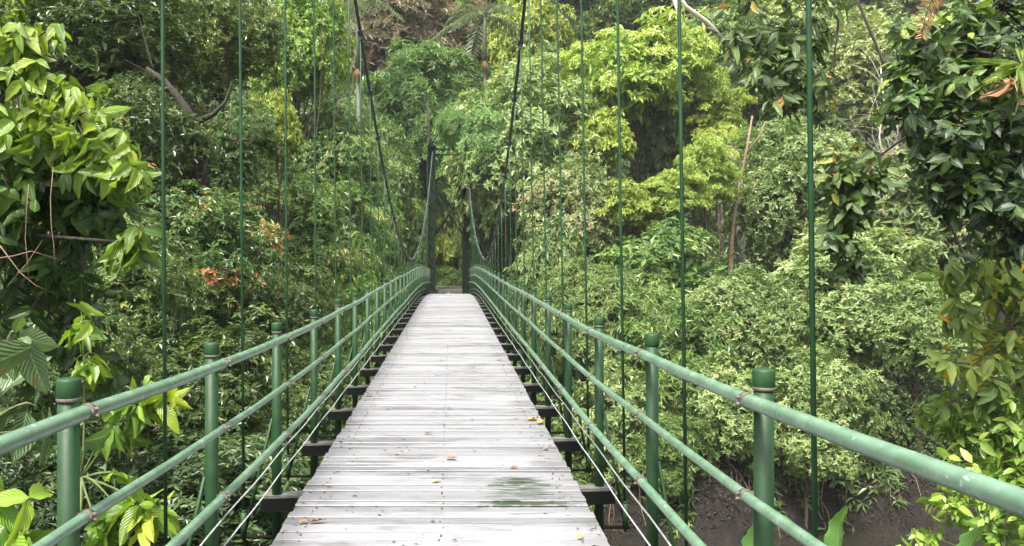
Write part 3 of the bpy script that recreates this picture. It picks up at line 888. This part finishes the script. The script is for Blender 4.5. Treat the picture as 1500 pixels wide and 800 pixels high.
T(165, 420, 13, 110, 95, 'fine', 'dark', 'shady tree above the nearest left post', bark='barkdark', tr=.12)
T(290, 575, 12.5, 120, 95, 'fine', 'dark', 'dark leafy tree under the near left handrail', bark='barkdark', tr=.12)
T(450, 610, 16.5, 95, 95, 'fine', 'dark', 'dark leafy tree below the deck edge on the left', bark='barkdark', tr=.12)
T(545, 545, 24, 70, 90, 'fine', 'mid', 'green tree glimpsed through the left railing near mid-span', tr=.12)
T(330, 740, 10.5, 150, 90, 'fine', 'shade', 'low dark shrub beneath the lower left rails', bark='barkdark', tr=.08, name='shrub', category='shrub')
T(80, 560, 9.5, 130, 110, 'fine', 'dark', 'dark shrub behind the nearest left post', bark='barkdark', tr=.08, name='shrub', category='shrub')
T(60, 740, 8.5, 150, 110, 'fine', 'shade', 'shady shrub in the bottom left corner', bark='barkdark', tr=.08, name='shrub', category='shrub')
T(30, 130, 21, 120, 150, 'fine', 'dark', 'dark tree at the left edge behind the broad-leaved branches', bark='barkdark')

# ------------------------------------------------------------------ undergrowth on the slopes
def undergrowth():
    r = np.random.default_rng(5)
    n = 70000
    x = r.uniform(-48, 55, n * 4); y = 4 + 86 * r.random(n * 4) ** .75
    ok = ((y > yb(x) + 2.4) | ((y < yn(x) - .8) & (np.abs(x) > 2.2)))
    ok &= ~((np.abs(x + .1) < 1.6) & (y > 43) & (y < 52)) & (np.abs(x + .8) < .8 * y + 7)
    x, y = x[ok][:n], y[ok][:n]
    # thickets: taller where the noise is high
    hgt = np.clip(.5 + .9 * np.sin(x * .9 + 1.3 * np.sin(y * .5)) * np.sin(y * .8 + np.sin(x * .6)) + .5 * np.sin(x * 2.3 + y * 1.7), .1, 2.2) * np.clip((y - yb(x)) / 9, .25, 1)
    z = ground(x, y) + hgt * r.random(len(x)) ** .6
    pos = np.stack([x, y, z], 1)
    tm = .45 + .25 * np.sin(x * .7 + y * .31) * np.sin(y * .43 - x * .2)
    ar = sprigs(pos, norm(r.normal(0, .45, pos.shape) + np.array([0, -.2, 1])), 7, .30, .11, r, (-.1, .9), .2, .8, tm, .16)
    me = leaf_mesh('undergrowth', *ar, mat=LM['under'])
    tag(link('undergrowth', me), 'low leafy undergrowth covering the wooded slopes', 'undergrowth', kind='stuff')


undergrowth()


def bank_litter():
    r = np.random.default_rng(15)
    n = 26000
    x = r.uniform(-6, 26, n); t = r.uniform(-.3, 3.0, n)
    y = yb(x) + t
    z = ground(x, y) + .02
    B = np.stack([x, y, z], 1)
    D = r.normal(0, 1, (n, 3)) + np.array([0, -.3, -.3]); N_ = r.normal(0, .5, (n, 3)) + np.array([0, -.5, .8])
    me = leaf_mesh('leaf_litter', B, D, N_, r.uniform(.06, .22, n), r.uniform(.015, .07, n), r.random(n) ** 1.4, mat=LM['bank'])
    tag(link('leaf_litter', me), 'brown dead leaves and twigs strewn on the river bank', 'leaf litter', kind='stuff')


bank_litter()


def bank_growth():
    r = np.random.default_rng(25)
    n = 5200
    x = r.uniform(-8, 30, n * 3); t = r.uniform(.25, 3.2, n * 3)
    keep = (np.sin(x * 1.9) + np.sin(x * 4.3 + 1) * .7 + t * .75 + r.normal(0, .5, n * 3)) > 1.35
    x, t = x[keep][:n], t[keep][:n]
    y = yb(x) + t
    pos = np.stack([x, y, ground(x, y) + r.uniform(.02, .35, len(x))], 1)
    ar = sprigs(pos, np.array([0, -.5, .8]) + r.normal(0, .4, pos.shape), 7, .30, .075, r, (-.1, .8), .5, .6, .5, .2)
    tag(link('bank_ferns', leaf_mesh('bank_ferns', *ar, mat=LM['under'])), 'ferns and low leaves clinging to the river bank', 'ferns', kind='stuff')
    mb = MB()
    for k in range(110):
        x0 = r.uniform(-4, 24); t0 = r.uniform(1.2, 2.6)
        pts = []
        L_ = r.uniform(.6, 2.2); dx = r.normal(0, .6)
        for q in np.linspace(0, 1, 6):
            xx = x0 + dx * q + .06 * math.sin(q * 9 + k); yy = float(yb(xx)) + t0 - L_ * .7 * q
            pts.append((xx, yy, float(ground(xx, yy)) + .03 + .05 * math.sin(q * 7 + k) + .10 * math.sin(q * 3.1)))
        rr = r.uniform(.008, .035)
        mb.tube(pts, list(np.linspace(rr, rr * .3, 6)), 6)
    tag(mb.build('roots', M['barkwarm']), 'tangle of exposed roots over the river bank', 'roots', kind='stuff')


bank_growth()
# ------------------------------------------------------------------ near foliage: sprays of large leaves
def spray_plant(name, label, cat_, base, clusters, leaf, L, W, tmpl, k=8, droop=.7, stem_r=.02, bark='stem', seed=1, tint=.5, tsd=.22, hub=None, spread=(-.2, .8), core=0, core_r=.5, group=None, axis_up=.5, leafpart='leaves'):
    """clusters: (px,py,d,spread_px,count[,tint]) masses of leafy shoot tips on the photograph; stems run from base through hub"""
    r = np.random.default_rng(seed)
    base = np.array(base, float)
    hub = base if hub is None else np.array(hub, float)
    root = empty(name, tuple(base), label, cat_, group)
    mb = MB()
    if np.linalg.norm(hub - base) > .05:
        limb(mb, base - np.array([0, 0, .3]), hub, stem_r * 2.2, stem_r * 1.5, 8, .08, r, 6)
    parts = []
    for cl in clusters:
        px, py, d, sp, n = cl[:5]
        tm = cl[5] if len(cl) > 5 else tint
        c = P(px, py, d)
        s = sp * d / F
        pts = limb(mb, hub, c, stem_r, stem_r * .45, 6, .15, r, 6)
        off = r.normal(0, .55, (n, 3)) * s
        pos = c + off
        for q in pos[:: max(1, n // 14)]:
            limb(mb, c + r.normal(0, .1 * s, 3), q, stem_r * .4, stem_r * .12, 5, .15, r, 3)
        ax = norm(off / (s + 1e-6) + np.array([0, 0, axis_up]) + r.normal(0, .4, off.shape))
        tmv = tm + .10 * np.clip(off[:, 2] / s, -1, 1)
        parts.append(sprigs(pos, ax, k, L, W, r, spread, droop, 1.0, tmv, tsd, twist=.3))
    me = leaf_mesh(leafpart, *cat(parts), tmpl=tmpl, mat=LM[leaf])
    link(leafpart, me, root)
    mb.build('stem', M[bark], root)
    return root


def gp(x, y):
    return (x, y, float(ground(x, y)))


# broad-leaved tree at the left edge
spray_plant('broadleaf_tree', 'tree with hanging lime-tipped broad leaves filling the left edge', 'tree', gp(-4.6, 5.6),
            [(10, 60, 5.8, 60, 25, .62), (40, 60, 5.6, 34, 11, .72), (75, 160, 5.6, 60, 29, .62), (110, 175, 5.4, 45, 18, .70), (20, 220, 5.6, 70, 32, .45),
             (150, 225, 5.4, 38, 14, .62), (182, 242, 5.3, 22, 9, .62), (90, 260, 5.8, 70, 32, .22), (20, 320, 6.0, 80, 36, .12), (110, 330, 6.0, 60, 25, .12),
             (185, 355, 5.4, 28, 9, .55), (60, 400, 6.2, 80, 32, .08), (150, 290, 5.9, 45, 16, .16), (-60, 150, 5.8, 90, 40, .5), (-80, 320, 5.8, 90, 40, .2), (-40, 20, 5.8, 70, 22, .6)],
            'near', .135, .052, T_NEAR, k=7, droop=.9, stem_r=.022, seed=21, hub=P(-60, 330, 6.2), bark='barkdark', tsd=.14, axis_up=.5)
# ivy-like curtain on the same edge
spray_plant('climber', 'dark hanging climber curtain below the lime-tipped broad leaves', 'climbing plant', gp(-4.2, 6.6),
            [(40, 450, 6.6, 70, 30), (110, 470, 6.6, 60, 26), (20, 540, 6.6, 80, 26), (100, 400, 6.6, 60, 20), (30, 380, 6.7, 60, 20), (140, 540, 6.6, 50, 20)],
            'neardk', .11, .055, T_MID, k=7, droop=.8, stem_r=.012, seed=22, hub=P(20, 420, 6.8), bark='barkdark', tint=.4)
# quilted leaf plant, very near
spray_plant('large_leaf_shrub', 'shrub with big pale quilted leaves above the nearest left rail', 'shrub', gp(-2.6, 2.9),
            [(18, 485, 3.3, 14, 1, .6), (-40, 520, 3.3, 20, 1, .5), (40, 590, 3.6, 14, 1, .35), (-10, 600, 3.6, 25, 1, .3), (90, 640, 4.2, 20, 1, .2)],
            'greyl', .18, .085, T_BROAD, k=6, droop=.8, stem_r=.012, seed=27, hub=P(-30, 640, 3.6), tint=.6, tsd=.15, axis_up=.5, spread=(-.2, .4))
spray_plant('lime_shrub', 'lime-leaved shrub hanging between the lower left rails beside the near post', 'shrub', gp(-2.6, 4.6),
            [(165, 735, 4.3, 30, 6, .45), (205, 730, 4.2, 24, 5, .70), (225, 750, 4.2, 18, 3, .75), (150, 790, 4.3, 30, 6, .4), (215, 580, 4.6, 32, 6, .58), (245, 575, 4.6, 14, 3, .78), (180, 610, 4.7, 30, 5, .5), (120, 470, 4.9, 22, 4, .6), (125, 520, 4.9, 18, 4, .62)],
            'near', .13, .052, T_NEAR, k=6, droop=.8, stem_r=.009, seed=33, hub=P(120, 700, 4.9), tsd=.14)
spray_plant('lime_shrub', 'lime-leaved shrub in the bottom left corner outside the rail', 'shrub', gp(-2.5, 3.2),
            [(8, 745, 3.4, 22, 3, .62), (25, 795, 3.4, 22, 3, .45), (-30, 700, 3.4, 30, 4, .5)],
            'near', .16, .07, T_NEAR, k=6, droop=.7, stem_r=.010, seed=35, hub=P(-40, 800, 3.6), tsd=.14)

# dark tree overhanging at the upper right
spray_plant('overhanging_tree', 'dark glossy tree overhanging from the right edge at the top', 'tree', gp(8.6, 8.5),
            [(1345, 70, 8.2, 45, 31), (1390, 120, 8.2, 55, 48), (1440, 90, 8.4, 55, 42), (1340, 150, 8.0, 40, 28), (1400, 200, 8.0, 60, 56, .35), (1460, 200, 8.2, 60, 56, .3),
             (1480, 270, 8.2, 50, 48, .3), (1430, 280, 8.0, 50, 42, .3), (1380, 250, 8.0, 36, 22), (1490, 340, 8.2, 40, 34, .35), (1545, 150, 8.4, 70, 30), (1470, 15, 8.6, 60, 34, .5), (1320, 105, 8.2, 22, 10, .7), (1410, 35, 8.5, 40, 22, .5)],
            'neardk', .14, .064, T_MID, k=7, droop=.5, stem_r=.035, seed=41, hub=P(1640, 190, 8.6), bark='barkdark', tint=.48, tsd=.26)
spray_plant('overhanging_branch', 'olive leafy branch hanging from the top, left of the nearest right hanger', 'tree', gp(10.5, 10.8),
            [(1080, 60, 10.2, 26, 9), (1130, 40, 10.2, 40, 22), (1165, 95, 10.2, 36, 20), (1150, 140, 10.2, 30, 16), (1105, 110, 10.2, 24, 8), (1190, 30, 10.4, 40, 18), (1205, 140, 10.2, 22, 8), (1100, 10, 10.4, 40, 14), (1215, 165, 10.2, 14, 4)],
            'nearol', .18, .065, T_MID, k=6, droop=.8, stem_r=.012, seed=43, hub=P(1230, -60, 10.5), bark='barkdark', tint=.5)
spray_plant('hanging_vine', 'leafy vine column hanging just right of the nearest right hanger', 'climbing plant', P(1400, 120, 9.0),
            [(1245, 235, 9.6, 28, 14, .6), (1225, 260, 9.6, 26, 14, .5), (1265, 270, 9.6, 26, 12, .5), (1240, 310, 9.6, 30, 18, .35), (1230, 355, 9.6, 24, 14, .35), (1245, 385, 9.6, 16, 7, .3), (1290, 250, 9.6, 14, 5, .45), (1215, 225, 9.6, 14, 4, .65)],
            'nearol', .15, .075, T_MID, k=7, droop=.8, stem_r=.008, seed=45, hub=P(1275, 240, 9.6), bark='barkdark', tint=.45)
# orange-tinged tree on the right
spray_plant('autumnal_tree', 'tree with orange and yellow broad leaves at the right edge over the handrail', 'tree', gp(7.6, 8.8),
            [(1420, 470, 9.2, 30, 9, .40), (1445, 525, 9.0, 36, 12, .58), (1480, 480, 9.0, 45, 18, .46), (1385, 530, 9.0, 18, 4, .60), (1470, 420, 9.2, 50, 28, .40), (1500, 550, 9.0, 36, 10, .56), (1420, 400, 9.3, 34, 14, .45), (1540, 470, 9.0, 60, 26, .38), (1385, 590, 9.2, 18, 4, .3), (1440, 575, 9.1, 34, 12, .22), (1490, 390, 9.3, 40, 18, .5)],
            'autumn', .165, .07, T_NEAR, k=7, droop=.75, stem_r=.02, seed=51, hub=P(1560, 560, 9.0), tsd=.21, bark='bark')
spray_plant('fresh_green_shrub', 'fresh green small-leaved shrub at the right edge behind the handrail', 'shrub', gp(7.0, 9.4),
            [(1440, 600, 9.2, 40, 26), (1480, 640, 9.0, 45, 32), (1420, 640, 9.2, 36, 20), (1500, 700, 8.8, 50, 32), (1530, 600, 9.0, 60, 36), (1390, 620, 9.4, 20, 7), (1350, 605, 9.6, 14, 4)],
            'bright', .13, .055, T_MID, k=8, droop=.5, stem_r=.012, seed=53, hub=P(1530, 720, 9.1), tint=.5)
spray_plant('river_edge_shrub', 'yellow-green shrub in the bottom right corner beneath the handrail', 'shrub', gp(5.9, 8.6),
            [(1400, 745, 8.6, 34, 16, .7), (1450, 760, 8.6, 40, 20, .55), (1340, 780, 8.8, 22, 6, .8), (1500, 770, 8.6, 50, 26, .5), (1420, 690, 8.8, 24, 8, .8), (1470, 720, 8.8, 30, 12, .6)],
            'bright', .12, .055, T_MID, k=8, droop=.45, stem_r=.010, seed=55, hub=P(1470, 830, 8.6), tint=.6)


# torn broad leaves standing up from below the rail
def banana(px, py, d, hpx, wpx, lean, label, seed, curl=.5):
    r = np.random.default_rng(seed)
    tip = P(px, py, d)
    L = hpx * d / F; W = wpx * d / F
    bx, by = tip[0] + .1, tip[1] + .2
    root = empty('banana_plant', gp(bx, by), label, 'plant', 'torn broad leaves below the right rail')
    rows, cols = 16, 8
    vs, fs = [], []
    for i in range(rows + 1):
        v = i / rows
        w = W * (math.sin(math.pi * min(.985, .08 + .92 * v)) ** .55)
        for j in range(cols + 1):
            u = j / cols - .5
            tear = 1 - (.35 * r.random() if abs(u) > .4 else 0)
            vs.append([u * w * tear, .35 * abs(u) * w + .05 * math.sin(v * 20) * abs(u) * W - curl * L * max(0, v - .6) ** 2, v * L])
    for i in range(rows):
        for j in range(cols):
            if r.random() < .06 and j in (0, cols - 1): continue
            a = i * (cols + 1) + j
            fs.append((a, a + 1, a + cols + 2, a + cols + 1))
    Rm = np.array(Matrix.Rotation(lean, 3, 'Y') @ Matrix.Rotation(.35 * r.normal(), 3, 'Z'))
    vs = [Rm @ np.array(q) for q in vs]
    off = tip - vs[(rows) * (cols + 1) + cols // 2]
    mb = MB(); mb.add([q + off for q in vs], fs, True, tint=float(r.uniform(.3, .9)))
    lf = mb.build('leaf', LM['banana'], root, tint=True)
    uvl = lf.data.uv_layers.new(name='leaf')
    for lp in lf.data.loops:
        k = lp.vertex_index
        uvl.data[lp.index].uv = ((k % (cols + 1)) / cols, (k // (cols + 1)) / rows * 2.5)
    foot = np.array([bx, by, float(ground(bx, by)) - .2])
    s = MB(); s.tube([foot, foot * .5 + (vs[cols // 2] + off) * .5 + np.array([.05, 0, 0]), vs[cols // 2] + off], [.05, .035, .018], 8)
    s.build('stem', M['stem'], root)


banana(1243, 742, 5.2, 110, 42, .05, 'torn upright banana leaf beside the base of the nearest right hanger', 61, .9)
banana(1107, 768, 4.8, 90, 46, -.1, 'banana leaf tip peeping up beside the nearest right post', 63)
banana(1443, 772, 4.6, 90, 46, .45, 'folded banana leaf in the bottom right corner', 65)


# palms
def palm(px, py, d, label, nfr=13, fl=3.2, seed=3, trunkr=.13, shaft=1.6):
    r = np.random.default_rng(seed)
    c = P(px, py, d)
    g = gp(c[0], c[1])
    root = empty('palm', g, label, 'palm', 'tall palms')
    mb = MB(); mb.tube([(c[0], c[1], g[2] - .4), (c[0] + .1, c[1], (g[2] + c[2]) / 2), tuple(c - np.array([0, 0, shaft]))], [trunkr * 1.3, trunkr, trunkr * .9], 10)
    mb.build('trunk', M['palmtrunk'], root)
    mb = MB(); mb.tube([tuple(c - np.array([0, 0, shaft])), tuple(c - np.array([0, 0, shaft * .6])), tuple(c)], [trunkr * 1.05, trunkr * 1.15, trunkr * .6], 10)
    mb.build('crownshaft', M['palmtrunk'], root)
    for k in range(nfr):
        az = k * 2.39996 + r.normal(0, .15); el = r.uniform(-.15, 1.1)
        h = np.array([math.cos(az), math.sin(az), 0])
        pts = []
        n = 26
        for i in range(n + 1):
            t = i / n
            pts.append(c + fl * (h * (t * math.cos(el) + .15 * t * t) + np.array([0, 0, t * math.sin(el) - .75 * t * t])))
        pts = np.array(pts)
        tn = norm(np.gradient(pts, axis=0))
        sd = norm(np.cross(tn, np.array([0, 0, 1.0])))
        up = np.cross(sd, tn)
        b, dd, nn, LL = [], [], [], []
        for i in range(3, n + 1):
            for s in (-1, 1):
                for q in (0,):
                    b.append(pts[i] - tn[i] * q * fl / n); dd.append(sd[i] * s + tn[i] * .55 - np.array([0, 0, .35]) + r.normal(0, .08, 3)); nn.append(up[i] + r.normal(0, .15, 3))
                    LL.append(1.05 * (math.sin(math.pi * min(.97, .12 + .86 * i / n)) ** .6))
        LL = np.array(LL) * r.uniform(.8, 1.1, len(LL))
        me = leaf_mesh('frond', np.array(b), np.array(dd), np.array(nn), LL, np.full(len(LL), .085), np.clip(r.normal(.5, .2, len(LL)), 0, 1), mat=LM['palm'])
        fo = link('frond', me, root)
        rb = MB(); rb.tube(pts[::4], list(np.linspace(.03, .008, len(pts[::4]))), 5); rb.build('rib', M['palmtrunk'], fo)
    # fruit cluster hanging at the foot of the crownshaft
    fc = c - np.array([0, .12, shaft + .15])
    mb = MB()
    for k in range(40):
        a = r.uniform(0, 6.28); o = np.array([math.cos(a), math.sin(a), 0]) * r.uniform(.05, .26)
        mb.tube([fc + o * .3 + np.array([0, 0, .2]), fc + o + np.array([0, 0, -.1]), fc + o * 1.05 + np.array([0, 0, -r.uniform(.2, .85)])], [.012, .018, .012], 5)
    mb.build('fruit_cluster', M['orange'], root)


palm(710, 25, 54, 'tall palm with pale arching fronds, standing at the top left of the right main cable', seed=3, shaft=3.0, fl=3.6, nfr=10)
palm(524, -2, 50, 'palm whose orange fruit cluster hangs beside the left main cable', seed=8, shaft=4.4, fl=3.0, nfr=7)


# bare pale branches
def bare(name, label, lines, bark, base, group=None, twig=0, seed=5, trunk=True):
    r = np.random.default_rng(seed)
    root = empty(name, base, label, 'tree', group)
    mb = MB()
    for ln, r0, r1 in lines:
        pts = [P(*q) for q in ln]
        n = len(pts)
        mb.tube(pts, list(np.linspace(r0, r1, n)), 8)
        for k in range(twig):
            i = r.integers(0, n - 1); a = pts[i] * .5 + pts[i + 1] * .5
            limb(mb, a, a + r.normal(0, .7, 3) + np.array([0, 0, .3]), r1 * .5, r1 * .12, 5, .3, r, 5)
    if trunk: mb.tube([P(*lines[0][0][0]), np.array([base[0], base[1], base[2] - .4])], [lines[0][1], lines[0][1] * 1.5], 9)
    mb.build('trunk', M[bark], root)
    return root


bare('bare_tree', 'bare pale leaning tree limbs above the large lime tree', [
    ([(1068, 190, 52), (1052, 118, 50), (1030, 88, 49), (1005, 60, 48.5), (998, 30, 48), (985, -10, 48)], .22, .12),
    ([(1030, 88, 49), (1040, 70, 49), (1030, 40, 48)], .10, .05),
    ([(1060, 60, 48), (1035, 32, 47.5), (1005, 10, 47), (990, -12, 47)], .16, .10)], 'barkpale', gp(*(P(1090, 300, 53)[:2])), twig=3, seed=9)
bare('bare_tree', 'leaning bare brown trunk standing between sage trees right of the lime tree', [
    ([(1060, 520, 38.6), (1070, 400, 38.6), (1072, 350, 38.6), (1076, 310, 38.6), (1084, 265, 38.6), (1093, 225, 38.6), (1102, 170, 38.6)], .13, .04), ([(1093, 225, 38.6), (1112, 200, 38.6), (1125, 170, 38.6)], .06, .01)], 'barkwarm', gp(*(P(1060, 520, 38.6)[:2])), twig=3, trunk=False)
bare('bare_tree', 'dark mossy trunk arching behind the nearest left hanger', [
    ([(296, 300, 17), (292, 225, 17), (284, 180, 17), (262, 145, 17), (240, 118, 17), (215, 100, 17)], .16, .04), ([(284, 180, 17), (312, 168, 17), (330, 150, 17), (340, 120, 17)], .08, .01)], 'barkdark', gp(*(P(296, 320, 17)[:2])), twig=2)
bare('bare_tree', 'slim pale trunk rising behind the left leg of the tower', [
    ([(628, 300, 49), (627, 250, 49), (629, 200, 49), (626, 150, 49)], .10, .06), ([(629, 215, 49), (650, 185, 49), (658, 170, 49)], .05, .03)], 'barkdark', gp(*(P(628, 400, 49)[:2])), twig=2)
bare('dead_vine', 'grey leafless tangle of dead vines behind the hanging vine column', [
    ([(1296, 250, 24), (1288, 200, 24), (1295, 150, 24), (1290, 100, 24)], .03, .015), ([(1310, 240, 24), (1300, 205, 24), (1282, 180, 24)], .02, .01), ([(1330, 220, 24), (1300, 190, 24), (1310, 150, 24)], .02, .01)], 'barkpale', gp(*(P(1300, 400, 26)[:2])), twig=16, seed=12, trunk=False)
bare('bare_branches', 'thin bare twigs crossing the shade at the left edge', [
    ([(-30, 390, 5.2), (0, 378, 5.2), (20, 375, 5.2), (45, 368, 5.25), (60, 372, 5.3), (100, 385, 5.4)], .005, .0015), ([(0, 360, 5.2), (18, 384, 5.2), (30, 400, 5.2), (52, 418, 5.2), (80, 430, 5.3)], .004, .0015), ([(42, 270, 5.2), (39, 310, 5.2), (37, 350, 5.2), (40, 380, 5.2), (42, 410, 5.2)], .0025, .002), ([(78, 245, 5.2), (74, 290, 5.2), (75, 330, 5.2), (79, 360, 5.2), (80, 390, 5.2)], .003, .002), ([(10, 420, 5.2), (40, 385, 5.2), (62, 352, 5.2)], .003, .001)], 'barkwarm', gp(-3.6, 5.2), twig=0, trunk=False)

# bromeliad and dead frond in the overhanging tree
def bromeliad():
    r = np.random.default_rng(71)
    c = P(1500, 95, 7.8)
    root = empty('bromeliad', tuple(c), 'bromeliad with long strap leaves perched in the overhanging tree at the right edge', 'plant')
    pos = np.repeat(c[None], 1, 0)
    ar = sprigs(np.repeat(c[None], 3, 0) + r.normal(0, .03, (3, 3)), np.array([[-.5, -.2, .5], [-.3, -.4, .8], [-.8, 0, .3]]), 15, .42, .034, r, (-.1, .8), .15, .1, .35, .22)
    link('leaves', leaf_mesh('leaves', *ar, tmpl=T_NEAR, mat=LM['autumn']), root)
    b = sprigs(np.repeat((c - np.array([.06, 0, .12]))[None], 2, 0), np.array([[-.5, 0, -.8], [-.2, -.2, -.9]]), 14, .34, .02, r, (.2, 1.0), .5, .1, .7, .2)
    link('dead_leaves', leaf_mesh('dead_leaves', *b, tmpl=T_NEAR, mat=LM['dead']), root)


bromeliad()


def dead_frond():
    r = np.random.default_rng(73)
    a, b_ = P(1385, -25, 7.8), P(1352, 55, 7.6)
    root = empty('dead_frond', tuple(a), 'brown dead fern frond dangling at the top of the overhanging tree', 'frond')
    n = 26
    pts = np.array([a * (1 - t) + b_ * t + np.array([-.05, 0, .03]) * math.sin(t * 3) for t in np.linspace(0, 1, n)])
    tn = norm(np.gradient(pts, axis=0)); sd = norm(np.cross(tn, np.array([0, 1.0, .2])))
    B, D, N_, L_ = [], [], [], []
    for i in range(n):
        for s in (-1, 1):
            B.append(pts[i]); D.append(sd[i] * s + tn[i] * .5 + r.normal(0, .12, 3)); N_.append(np.array([0, -1, .3]) + r.normal(0, .3, 3)); L_.append(.17 * (1 - .6 * i / n))
    link('leaflets', leaf_mesh('leaflets', np.array(B), np.array(D), np.array(N_), np.array(L_), np.full(len(L_), .015), r.uniform(.2, 1, len(L_)), tmpl=T_MID, mat=LM['dead']), root)
    mb = MB(); mb.tube(pts, list(np.linspace(.008, .003, n)), 6); mb.build('stalk', M['barkdark'], root)


dead_frond()

# ------------------------------------------------------------------ fallen leaves on the planks
def fallen(px, py, size, tint, rot, label, broad=.5):
    d = EYE * F / (py - VY)
    x = (px - VX) * d / F
    r = np.random.default_rng(int(px * 7 + py))
    z = drop(d) + .012
    D = np.array([[math.cos(rot), math.sin(rot), .05]])
    me = leaf_mesh('fallen_leaf', np.array([[0, 0, 0.]]), D, np.array([[r.normal(0, .15), r.normal(0, .15), 1]]), np.array([size]), np.array([size * broad]), np.array([tint]), tmpl=leaf_grid(6, 4, -.18, .5, .8, 1.0), mat=LM['litter'])
    o = link('fallen_leaf', me)
    o.location = (x, d, z)
    tag(o, label, 'leaf', 'fallen leaves on the planks')


for f in [
    (773, 617, .13, .75, .3, 'orange fallen leaf lying at the right edge of the planks', .7), (789, 622, .10, .62, 1.2, 'second orange leaf touching the one at the right plank edge', .6),
    (633, 709, .065, .95, .5, 'pale yellow fallen leaf on the planks, nearest of the mid-deck leaves', .7), (621, 637, .075, .30, .1, 'curled brown leaf in the middle of the planks', .5),
    (653, 674, .09, .15, -.2, 'dark greenish-brown leaf just beyond the pale yellow leaf', .5), (535, 582, .10, 1., .2, 'pale cream leaf at the left edge of the planks', .6),
    (452, 768, .10, .25, .1, 'brown dry leaf near the bottom left edge of the planks', .4), (437, 769, .06, .35, .6, 'small brown leaf touching the dry leaf at bottom left', .5),
    (747, 688, .06, .12, .2, 'dark leaf just above the moss patch on the planks', .6), (846, 791, .05, .55, .9, 'tiny tan leaf at the bottom right of the planks', .7),
    (655, 600, .05, .20, .3, 'small dark leaf far along the middle of the planks', .5), (690, 618, .05, .18, 1.0, 'small dark leaf right of the middle of the planks', .5),
    (625, 546, .06, .40, .3, 'far small brown leaf left of the deck centre', .6), (676, 497, .08, .30, .3, 'farthest brown leaf lying on the planks', .6),
    (728, 528, .07, .30, .2, 'far brown leaf near the right edge of the planks', .6), (795, 660, .05, .4, .1, 'tan leaf at the right plank edge above the moss', .5)]:
    fallen(*f)

def deck_grit():
    r = np.random.default_rng(91)
    n = 620
    y = 3.2 + 26 * r.random(n) ** 1.6
    e = np.where(r.random(n) < .6, r.choice([-1, 1], n) * (.9 - np.abs(r.normal(0, .09, n))), r.uniform(-.88, .88, n))
    B = np.stack([e - .057, y, np.array([drop(q) for q in y]) + .007], 1)
    D = np.stack([r.normal(0, 1, n), r.normal(0, .5, n), r.normal(0, .05, n)], 1)
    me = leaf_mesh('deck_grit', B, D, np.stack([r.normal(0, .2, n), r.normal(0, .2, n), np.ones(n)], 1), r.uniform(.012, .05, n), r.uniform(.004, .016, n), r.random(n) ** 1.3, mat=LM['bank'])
    tag(link('deck_grit', me), 'twigs, grit and leaf crumbs scattered on the planks', 'debris', kind='stuff')


deck_grit()

# ------------------------------------------------------------------ light, sky, camera
w = bpy.data.worlds.new('World'); SC.world = w
w.use_nodes = True
nt = w.node_tree
bg = nt.nodes['Background']
sky = nt.nodes.new('ShaderNodeTexSky')
sky.sky_type = 'NISHITA'
sky.sun_disc = False
EL, AZ = R(62), R(205)          # high soft sun, from behind-left of the viewer
sky.sun_elevation = EL
sky.sun_rotation = AZ
sky.air_density = 1.0
sky.dust_density = 6.0
sky.ozone_density = 1.0
hsv = nt.nodes.new('ShaderNodeHueSaturation'); hsv.inputs['Saturation'].default_value = 0.35   # overcast: hardly any blue
nt.links.new(sky.outputs[0], hsv.inputs['Color']); nt.links.new(hsv.outputs[0], bg.inputs[0])
bg.inputs[1].default_value = 0.066
sl = bpy.data.lights.new('sun', 'SUN')
sl.energy = 1.5
sl.angle = R(15)
sl.color = (1.0, .96, .88)
so = bpy.data.objects.new('sun', sl); COL.objects.link(so)
sd = Vector((math.sin(AZ) * math.cos(EL), math.cos(AZ) * math.cos(EL), math.sin(EL)))
so.rotation_euler = sd.to_track_quat('Z', 'Y').to_euler()
so.location = (0, 0, 40)

hb = MB().box((0, 35, 12), (75, 62, 25)).build('haze', [])
hm, hnt, hout = new_mat('humid air')
pv = hnt.nodes.new('ShaderNodeVolumePrincipled')
pv.inputs['Density'].default_value = HAZE
pv.inputs['Color'].default_value = (.92, .96, .94, 1)
hnt.links.new(pv.outputs[0], hout.inputs['Volume'])
hb.data.materials.append(hm)
tag(hb, 'thin humid haze hanging in the valley', 'haze', kind='stuff')

cam = bpy.data.cameras.new('camera')
co = bpy.data.objects.new('camera', cam); COL.objects.link(co)
co.location = (0, 0, EYE)
co.rotation_euler = (R(90), 0, 0)
cam.sensor_width = 36
cam.lens = 36 * F / 1500
cam.shift_x = (750 - VX) / 1500
cam.shift_y = -(400 - VY) / 1500
cam.clip_end = 2000
cam.clip_start = .05
SC.camera = co
SC.view_settings.view_transform = 'Standard'
SC.view_settings.look = 'None'
SC.view_settings.gamma = 1
SC.view_settings.exposure = 2.68
SC.cycles.max_bounces = 8
SC.cycles.transparent_max_bounces = 8
SC.cycles.use_denoising = True
print('leaves mesh done; objects', len(SC.objects))
